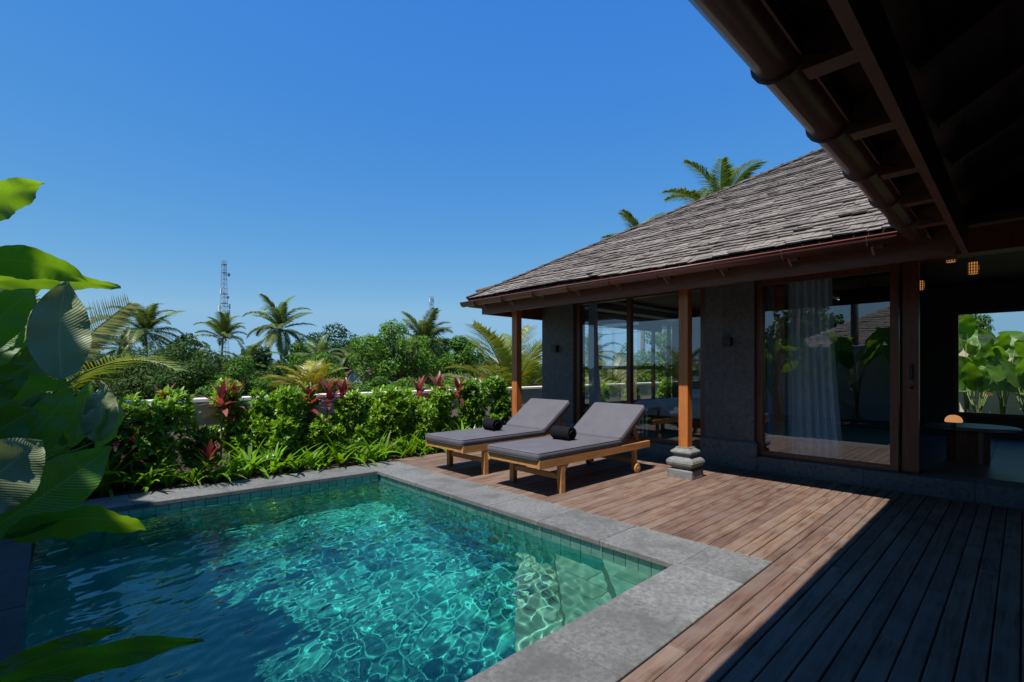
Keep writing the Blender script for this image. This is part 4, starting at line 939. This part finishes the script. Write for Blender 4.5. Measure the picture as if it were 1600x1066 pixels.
palm('coconut_palm', fp(345, 60), zat(530, 60), 'coconut palm directly below the tall lattice mast', FM, 20, 1.0, 2, elr=(10, 88))
palm('coconut_palm', fp(440, 55), zat(515, 55), 'tallest coconut palm with upright crown right of the tall mast', FM, 26, 1.1, 3, elr=(-45, 90))
palm('coconut_palm', fp(662, 47), zat(535, 47), 'coconut palm with visible pale trunk below the small mast', FM, 24, 1.0, 4, elr=(-45, 85), lean=.15)
palm('coconut_palm', fp(500, 62), zat(560, 62), 'low coconut palm in front of the dark rounded tree', FM, 18, .9, 5)
palm('coconut_palm', fp(385, 42), zat(575, 42), 'short coconut palm below the tallest palm, fronds spread sideways', FM, 18, .8, 6)
palm('coconut_palm', fp(130, 44), zat(555, 44), 'coconut palm half hidden behind the big foreground leaves', FM, 18, .9, 7)
palm('coconut_palm', fp(1140, 26), zat(350, 26), 'coconut palm whose fronds rise above the middle of the villa roof', FM, 18, 1.15, 8, elr=(-10, 85))
palm('coconut_palm', fp(1004, 30), zat(400, 30), 'coconut palm whose frond tip shows above the lower villa roof', FM, 16, .95, 9, elr=(-10, 85))
palm('coconut_palm', fp(925, 50), zat(555, 50), 'coconut palm seen through the upper bedroom window', FM, 18, .8, 10)
palm('coconut_palm', fp(545, 75), zat(560, 75), 'small coconut palm top left of the bluish gabled house', FM, 18, .8, 15)
palm('coconut_palm', fp(300, 38), zat(590, 38), 'low coconut palm among the dark trees left of the short palm', FM, 18, .8, 16)
palm('coconut_palm', fp(190, 58), zat(545, 58), 'far coconut palm just left of the yellowish palm', FM, 18, .9, 17)
palm('golden_palm', fp(488, 15.5), zat(632, 15.5), 'small golden yellow palm behind the garden wall', YM, 22, 1.35, 11, .06, (5, 85), lean=.05)
palm('areca_palm', fp(800, 12.5), zat(650, 12.5), 'arching yellow green palm between the post and the stone pillar', GM, 20, 1.3, 12, .07, (25, 85), lean=.05)
palm('areca_palm', fp(960, 17), zat(640, 17), 'leafy palm outside the bedroom side window', GM, 14, 1.0, 13, .07, (15, 80), lean=.05)
t = palm('areca_palm', (X_at(40, 6.75), 6.75, 0), .75, 'palm with one pale feathery frond behind the big leaves', GM, 6, .75, 14, .04, (40, 85), lean=.02, group='palms in the planted bed')
M['palefrond'] = leafmat('pale_palm_frond', (.26, .28, .14), (.42, .44, .26), rough=.3, tr=.3, tcol=(1.4, 1.3, .6), island=.3)
pfm = frond_mesh(1.15, 44, 'palefrond', .33, .55, .12, .15, 31, .02)
fpos = onY(58, 598, 5.3); ftip = onY(212, 462, 5.3); dv = (ftip - fpos); xa_ = dv.normalized(); vw = ((fpos + ftip) / 2 - Vector((0, 0, CAMH))).normalized()
ya_ = vw.cross(xa_).normalized(); ya_ = (ya_ + vw * .35).normalized(); ya_ = (ya_ - xa_ * ya_.dot(xa_)).normalized(); za_ = xa_.cross(ya_)
o = bpy.data.objects.new('frond', pfm); link(o, t, True); k_ = dv.length / 1.22
o.matrix_basis = Matrix.Translation(fpos - Vector(t.location)) @ Matrix((xa_, ya_, za_)).transposed().to_4x4() @ Matrix.Diagonal((k_, k_, k_, 1))

# ---- broadleaf trees
def tree(px, dist, ytop, wpx, label, mt, seed, ybot=None, nl=2600, lobes=9, leaf=None, group='trees beyond the garden wall', at=None, zc=None, RX=None):
    r = random.Random(seed); loc = at or fp(px, dist); zt = zat(ytop, dist) if at is None else zc[1]; zb = (zat(ybot, dist) if ybot else GZ + 1.2) if at is None else zc[0]
    W_ = (wpx / FPX * dist / 2) if RX is None else RX; t = thing('leafy_tree', loc, label, 'tree', group); zm = (zt + zb) / 2; hz = (zt - zb) / 2
    L_ = leaf or max(.10, dist / FPX * 4.6)
    tr = MB(); base = Vector((0, 0, 0)); fk = Vector((0, 0, max(.6, zb - loc.z + hz * .35)))
    tr.tube([base, base.lerp(fk, .5) + Vector((r.uniform(-.1, .1), r.uniform(-.1, .1), 0)), fk], [.06 * W_ + .08, .05 * W_ + .06, .04 * W_ + .05], 8)
    lob = []
    for i in range(int(lobes * 2.2)):
        u = Vector((r.gauss(0, 1), r.gauss(0, 1), r.gauss(0, .9))); u = u / max(.6, u.length) * r.uniform(.35, .86)
        c = Vector((u.x * W_, u.y * W_, zm - loc.z + u.z * hz)); q_ = r.uniform(.15, .40) * (1.15 - .4 * u.length); lob.append((c, W_ * q_, min(hz, W_) * q_ * r.uniform(.75, 1.1)))
        tr.tube([fk, fk.lerp(c, .55) + Vector((0, 0, -.1 * W_)), c], [.025 * W_ + .03, .018 * W_ + .02, .01 * W_ + .01], 6)
    lob.append((Vector((0, 0, zm - loc.z)), W_ * .5, hz * .5)); lob.append((Vector((r.uniform(-.3, .3) * W_, 0, zt - loc.z - hz * .3)), W_ * .3, hz * .3))
    n = int(nl * 1.9); rs = np.random.RandomState(seed); idx = rs.choice(len(lob), n, p=np.array([l[1] ** 2 for l in lob]) / sum(l[1] ** 2 for l in lob))
    dirs = rs.normal(size=(n, 3)); dirs /= np.linalg.norm(dirs, axis=1)[:, None]; rad_ = rs.uniform(.72, 1.06, n) ** 1
    # clumpy surface
    C = np.array([tuple(l[0]) for l in lob])[idx]; RXs = np.array([l[1] for l in lob])[idx]; RZs = np.array([l[2] for l in lob])[idx]
    cl = 1 + .16 * np.sin(dirs[:, 0] * 7 + idx) * np.sin(dirs[:, 1] * 6 + idx * 2) * np.sin(dirs[:, 2] * 7)
    P = C + dirs * np.stack([RXs, RXs, RZs], -1) * (rad_ * cl)[:, None]
    nrm = dirs + rs.normal(size=(n, 3)) * .55 + np.array([0, 0, .35]); nrm /= np.linalg.norm(nrm, axis=1)[:, None]
    a = np.cross(nrm, rs.normal(size=(n, 3))); a /= np.linalg.norm(a, axis=1)[:, None]; b = np.cross(nrm, a)
    s1 = (L_ * rs.uniform(.6, 1.25, n))[:, None]; s2 = s1 * .55
    Vv = np.stack([P - a * s1 * .5, P + b * s2 * .5 + nrm * s1 * .08, P + a * s1 * .5, P - b * s2 * .5 + nrm * s1 * .08], 1).reshape(-1, 3)
    me_ = bpy.data.meshes.new('crown'); me_.from_pydata(Vv.tolist(), [], np.arange(n * 4).reshape(-1, 4).tolist()); me_.materials.append(M[mt]); me_.update()
    tr.build('trunk', 'bark', t, True, local=True); o = link(bpy.data.objects.new('crown', me_), t, True); return t
tree(215, 27, 540, 150, 'dark bushy tree low behind the left end of the garden wall', 'tree_olive', 1, 640, 5200)
tree(300, 25, 534, 150, 'dark green bushy tree behind the wall below the coconut palms', 'tree_dark', 2, 640, 5200)
tree(375, 24, 556, 110, 'bright green low tree behind the wall below the short palm', 'tree_mid', 3, 640, 4200)
tree(150, 30, 548, 110, 'dark tree beside the big foreground leaves', 'tree_dark', 4, 640, 3600)
tree(425, 30, 562, 90, 'olive low tree behind the wall left of the golden palm', 'tree_olive', 5, 640, 3200)
tree(295, 48, 520, 60, 'sparse pale tree top between the two left coconut palms', 'tree_olive', 6, 570, 900)
tree(522, 80, 506, 130, 'dark rounded tree on the skyline left of the brown roofed house', 'tree_deep', 7, 600, 5200, 12)
tree(575, 85, 526, 70, 'dark tree behind the brown roofed house', 'tree_deep', 8, 600, 3000)
tree(470, 70, 535, 80, 'mid green tree behind the golden palm', 'tree_mid', 9, 600, 3000)
tree(622, 42, 500, 150, 'large light green spreading tree beside the pale palm trunk', 'tree_bright', 10, 612, 7500, 14)
tree(716, 44, 524, 105, 'rounded dark green tree right of the pale palm trunk', 'tree_mid', 11, 606, 4600, 10)
tree(690, 60, 528, 60, 'tree crown behind the pale palm trunk', 'tree_deep', 12, 600, 2400)
tree(640, 30, 590, 90, 'low bright bush just over the wall below the spreading tree', 'tree_bright', 13, 640, 2600)
tree(545, 32, 596, 80, 'low bush over the wall in front of the brown roofed house', 'tree_mid', 14, 640, 2200)
tree(1040, 22, 500, 130, 'light green feathery tree outside the bedroom corner windows', 'tree_bright', 15, 640, 5200, 12)
tree(985, 30, 535, 70, 'green tree outside the bedroom side window', 'tree_mid', 16, 640, 2600)
tree(1110, 26, 520, 110, 'tree behind the villa outside the far bedroom window', 'tree_bright', 17, 640, 3600)
tree(1500, 24, 470, 90, 'tree seen over the garden wall through the back window', 'tree_mid', 18, 560, 3800)
tree(1400, 30, 470, 130, 'tree behind the villa hidden by the living room', 'tree_mid', 19, 570, 2600)
for i, (px, d_, yt, wp, mt_, lab) in enumerate(((185, 38, 556, 120, 'tree_mid', 'green tree between the big leaves and the yellowish palm'), (262, 40, 536, 90, 'tree_dark', 'dark tree between the yellowish palm and the mast'), (340, 36, 552, 110, 'tree_olive', 'olive tree at the foot of the palm under the mast'), (405, 44, 540, 90, 'tree_deep', 'dark tree right of the mast beside the tallest palm'), (455, 40, 556, 100, 'tree_mid', 'green tree at the foot of the tallest palm'), (505, 46, 552, 90, 'tree_bright', 'light green tree above the golden palm'), (560, 95, 520, 90, 'tree_deep', 'far dark tree on the skyline right of the rounded one'), (665, 75, 520, 110, 'tree_mid', 'far green tree behind the spreading light tree'), (755, 80, 556, 60, 'tree_deep', 'dark low tree above the red roof'), (600, 34, 588, 90, 'tree_mid', 'low bush over the wall left of the spreading tree'), (700, 32, 590, 90, 'tree_bright', 'low bright bush over the wall near the loungers'))):
    tree(px, d_, yt, wp, lab, mt_, 140 + i, 640, 3000, 11)
# trees added out of the frame, shaped to shade the left of the pool
for i, (y_, lab) in enumerate(((.5, 'nearest the viewer'), (1.8, 'second from the viewer'), (3.1, 'third from the viewer'), (4.4, 'second from the far end'), (5.6, 'at the far end'))):
    tree(0, 0, 0, 0, 'unseen slim tree added for shade beyond the side wall, ' + lab, 'tree_dark', 20 + i, None, 6000, 12, .20, 'unseen trees added for shade by the side wall', Vector((-2.35 - (.15 if i == 2 else .1), y_, GZ)), (4.0, 6.0), .80)
tree(0, 0, 0, 0, 'leafy tree behind the neighbouring house, nearer its hip', 'tree_mid', 31, None, 2500, 10, .3, 'trees behind the neighbouring house', Vector((-19, 9, GZ)), (.5, 5.5), 2.6)
tree(0, 0, 0, 0, 'leafy tree behind the neighbouring house, past its ridge', 'tree_mid', 32, None, 2500, 10, .3, 'trees behind the neighbouring house', Vector((-21, 3, GZ)), (.5, 5.4), 3)
# far wood on the horizon: one mass
rs = np.random.RandomState(5); n = 42000; fw_ = rs.uniform(0, 2 * np.pi, n); ds = rs.uniform(150, 420, n)
base = np.stack([np.cos(fw_) * ds, np.sin(fw_) * ds, ds * 0], -1); hmax = 5.2 + 2.2 * np.sin(fw_ * 17) + 1.4 * np.sin(fw_ * 47 + 1) + ds * .004
P = base + np.stack([np.zeros(n), np.zeros(n), GZ + rs.uniform(0, 1, n) ** .6 * hmax], -1); a = rs.normal(size=(n, 3)); a /= np.linalg.norm(a, axis=1)[:, None]; b = np.cross(a, rs.normal(size=(n, 3))); b /= np.linalg.norm(b, axis=1)[:, None]
s1 = (ds * .011 * rs.uniform(.6, 1.2, n))[:, None]
Vv = np.stack([P - a * s1 * .5, P + b * s1 * .4, P + a * s1 * .5, P - b * s1 * .4], 1).reshape(-1, 3)
me = bpy.data.meshes.new('far_wood'); me.from_pydata(Vv.tolist(), [], np.arange(n * 4).reshape(-1, 4).tolist()); me.materials.append(M['tree_dark']); me.update()
tag(link(bpy.data.objects.new('far_wood', me)), 'distant dark green wood along the horizon', 'wood', None, 'stuff')

# ------------------------------------------------------------------ far houses
def house(px, dist, yr, ye, wpx, rmat, wmat, label, gable=True, rz=0, dep=6):
    loc = fp(px, dist); t = thing('far_house', loc, label, 'house', None, A - rad(90) + rz); W_ = wpx / FPX * dist / 2; zr = zat(yr, dist) - GZ; ze = zat(ye, dist) - GZ; o_ = .5
    wl = MB()
    if gable: wl.add([(-W_ + o_, -dep / 2 + .4, 0), (W_ - o_, -dep / 2 + .4, 0), (W_ - o_, -dep / 2 + .4, ze), (0, -dep / 2 + .4, zr - .25), (-W_ + o_, -dep / 2 + .4, ze), (-W_ + o_, dep / 2, 0), (W_ - o_, dep / 2, 0), (W_ - o_, dep / 2, ze), (0, dep / 2, zr - .25), (-W_ + o_, dep / 2, ze)], [(0, 1, 2, 3, 4), (9, 8, 7, 6, 5), (1, 6, 7, 2), (5, 0, 4, 9)])
    else: wl.box((-W_ + o_, -dep / 2 + o_, 0), (W_ - o_, dep / 2 - o_, ze + .1))
    wl.build('wall', wmat, t, local=True)
    rf_ = MB(); th = .15
    if gable:
        for sg in (-1, 1):
            c = [(sg * W_ * 1.08, -dep / 2, ze - .25), (0, -dep / 2, zr), (0, dep / 2 + .4, zr), (sg * W_ * 1.08, dep / 2 + .4, ze - .25)]
            rf_.add(c + [(x, y, z - th) for x, y, z in c], [(0, 1, 2, 3), (7, 6, 5, 4), (0, 4, 5, 1), (1, 5, 6, 2), (2, 6, 7, 3), (3, 7, 4, 0)])
    else:
        k = min(W_, dep / 2) * .95; c = [(-W_, -dep / 2, ze), (W_, -dep / 2, ze), (W_, dep / 2, ze), (-W_, dep / 2, ze), (-W_ + k, 0, zr), (W_ - k, 0, zr)]
        rf_.add(c, [(0, 1, 5, 4), (1, 2, 5), (2, 3, 4, 5), (3, 0, 4), (3, 2, 1, 0)])
        for i in range(9):   # tile courses
            f = i / 9; x_ = W_ - k * f; y_ = dep / 2 * (1 - f); z_ = ze + (zr - ze) * f; rf_.box((-x_ - .02, -y_ - .05, z_ + .0), (x_ + .02, -y_ + .05, z_ + .05))
    rf_.build('roof', rmat, t, local=True)
    for x_ in (-.4, .4):
        wn = MB().box((x_ * W_ - .35, -dep / 2 + (.36 if gable else o_ - .04), ze * .35), (x_ * W_ + .35, -dep / 2 + (.39 if gable else o_ - .01), ze * .75)).build('window', 'white', t, local=True)
        MB().box((x_ * W_ - .29, -dep / 2 + (.34 if gable else o_ - .06), ze * .37), (x_ * W_ + .29, -dep / 2 + (.35 if gable else o_ - .05), ze * .73)).build('pane', 'darkpane', wn, local=True)
    return t
house(556, 66, 575, 590, 34, 'roofbrown', 'bluewall', 'bluish gabled house with dark brown roof behind the hedge', True, .25, 8)
house(588, 70, 562, 586, 90, 'roofbrown', 'wallpaint', 'long dark brown hipped roof behind the bluish gable', False, .1, 8)
house(762, 60, 577, 594, 80, 'roofred', 'wallpaint', 'red brown tiled roof house left of the corner post', False, -.1, 8)
house(742, 45, 592, 603, 44, 'roofred', 'white', 'small red roofed house just above the wall near the loungers', False, .2, 4)
house(948, 45, 578, 600, 60, 'roofgrey', 'wallpaint', 'grey roofed house seen through the lower bedroom window', False, .3, 7)
house(842, 36, 590, 606, 36, 'roofgrey', 'white', 'pale low building between the palm and the stone pillar', False, 0, 4)
# neighbour whose roof is mirrored in the sliding door
nb = thing('neighbour_house', (-10, 1, GZ), 'neighbouring house with grey shingle roof mirrored in the sliding door', 'house')
MB().box((-13.5, -4.5, GZ), (-6.9, 5.0, 1.95)).build('wall', 'wallpaint', nb)
c = [(-6.2, -5.4, 2.0), (-6.2, 5.8, 2.0), (-14.2, 5.8, 2.0), (-14.2, -5.4, 2.0), (-10.2, -1.8, 4.1), (-10.2, 2.2, 4.1)]
nrf = MB().add(c, [(0, 1, 5, 4), (1, 2, 5), (2, 3, 4, 5), (3, 0, 4), (3, 2, 1, 0)]).build('roof', 'roofgrey', nb)
ns = MB(); SLs = SL; SL = .525; un = math.sqrt(1 + SL * SL)
shingles((-6.17, 0, 2.0), (0, 1, 0), (-1, 0, 0), lambda k: -5.4 + k * .9, lambda k: 5.8 - k * .9, 3.9, .16, .16, lambda cc, v, f: ns.add(v, f), seed=9)
tag(ns.build('shingle_field', 'shingle', nrf), kind='stuff'); SL = SLs; un = math.sqrt(1 + SL * SL)
# balustrade on the terrace beyond
bl = thing('white_balustrade', fp(838, 20), 'white balustrade seen between the palm and the stone pillar', 'railing', None, A - rad(90)); z_ = zat(604, 20) - GZ
MB().box((-1.6, -.05, z_ - .06), (1.6, .05, z_), .01).build('top_rail', 'white', bl, local=True); MB().box((-1.6, -.08, 0), (1.6, .08, z_ - .75)).build('base_wall', 'wallpaint', bl, local=True)
for i in range(17): MB().lathe([(.03, 0), (.045, .12), (.06, .25), (.04, .42), (.03, .55), (.045, .688)], (-1.5 + i * .187, 0, z_ - .749), 8).build('baluster', 'white', bl, local=True)

# ------------------------------------------------------------------ lattice masts
def mast(px, dist, ytop, w0, w1, label, dishes):
    loc = fp(px, dist); H_ = zat(ytop, dist) - GZ; t = thing('lattice_mast', loc, label, 'mast', 'lattice radio masts on the skyline', .3)
    lg = [(-1, -1), (1, -1), (1, 1), (-1, 1)]; W_ = lambda z: w0 + (w1 - w0) * z / H_
    for a, b in lg: MB().bar((a * w0, b * w0, 0), (a * w1, b * w1, H_), .12, .12, up=(1, 0, 0)).build('leg', 'steel', t, local=True)
    m = MB(); nb_ = int(H_ / 1.9)
    for i in range(nb_):
        z = i * H_ / nb_; z2 = (i + 1) * H_ / nb_; a_ = W_(z); b_ = W_(z2)
        for k in range(4):
            p0, p1 = lg[k], lg[(k + 1) % 4]
            m.bar((p0[0] * a_, p0[1] * a_, z), (p1[0] * b_, p1[1] * b_, z2), .06, .06); m.bar((p0[0] * b_, p0[1] * b_, z2), (p1[0] * b_, p1[1] * b_, z2), .10, .10)
    m.build('lattice_bracing', 'steel', t, local=True)
    for (f, sx, kind) in dishes:
        z = H_ * f
        if kind == 'panel': MB().box((sx - .22, -.5, z - 1.1), (sx + .22, .1, z + 1.1), .02).build('antenna_panel', 'white', t, local=True)
        else:
            m = MB(); m.rings([[(sx + o, math.cos(a) * r_, z + math.sin(a) * r_) for a in np.linspace(0, 2 * math.pi, 17)[:-1]] for r_, o in ((.75, 0), (.78, .25), (.4, .4))]); m.build('dish', 'steel', t, True, local=True)
        MB().bar((0, 0, z), (sx, 0, z), .08, .08).build('mount_arm', 'steel', t, local=True)
    for f in (.97, .90, .72, .64, .55): MB().box((-W_(H_ * f) - .25, -W_(H_ * f) - .25, H_ * f), (W_(H_ * f) + .25, W_(H_ * f) + .25, H_ * f + .15)).build('platform', 'steel', t, local=True)
mast(350, 210, 408, 1.5, .65, 'tall lattice radio mast on the left skyline', ((.89, 2.0, 'dish'), (.70, 1.6, 'dish'), (.60, -2.1, 'panel'), (.57, 2.2, 'panel'), (.62, 2.3, 'panel'), (.74, -1.4, 'panel')))
mast(674, 290, 463, 1.6, .7, 'small distant lattice mast behind the palm with the pale trunk', ((.95, 1.5, 'panel'), (.95, -1.5, 'panel'), (.85, 1.3, 'dish')))
for i, z in enumerate((0, .5)):
    a = far(900, 34, zat(522, 34) + z); b = far(1060, 44, zat(505, 44) + z); c = (a + b) / 2 - Vector((0, 0, .35))
    tag(MB().tube([a, a.lerp(c, .5) - Vector((0, 0, .1)), c, c.lerp(b, .5) - Vector((0, 0, .1)), b], .018, 4).build('power_cable', 'black'), ('upper' if i else 'lower') + ' power cable crossing the sky behind the bedroom windows', 'cable', 'power cables')
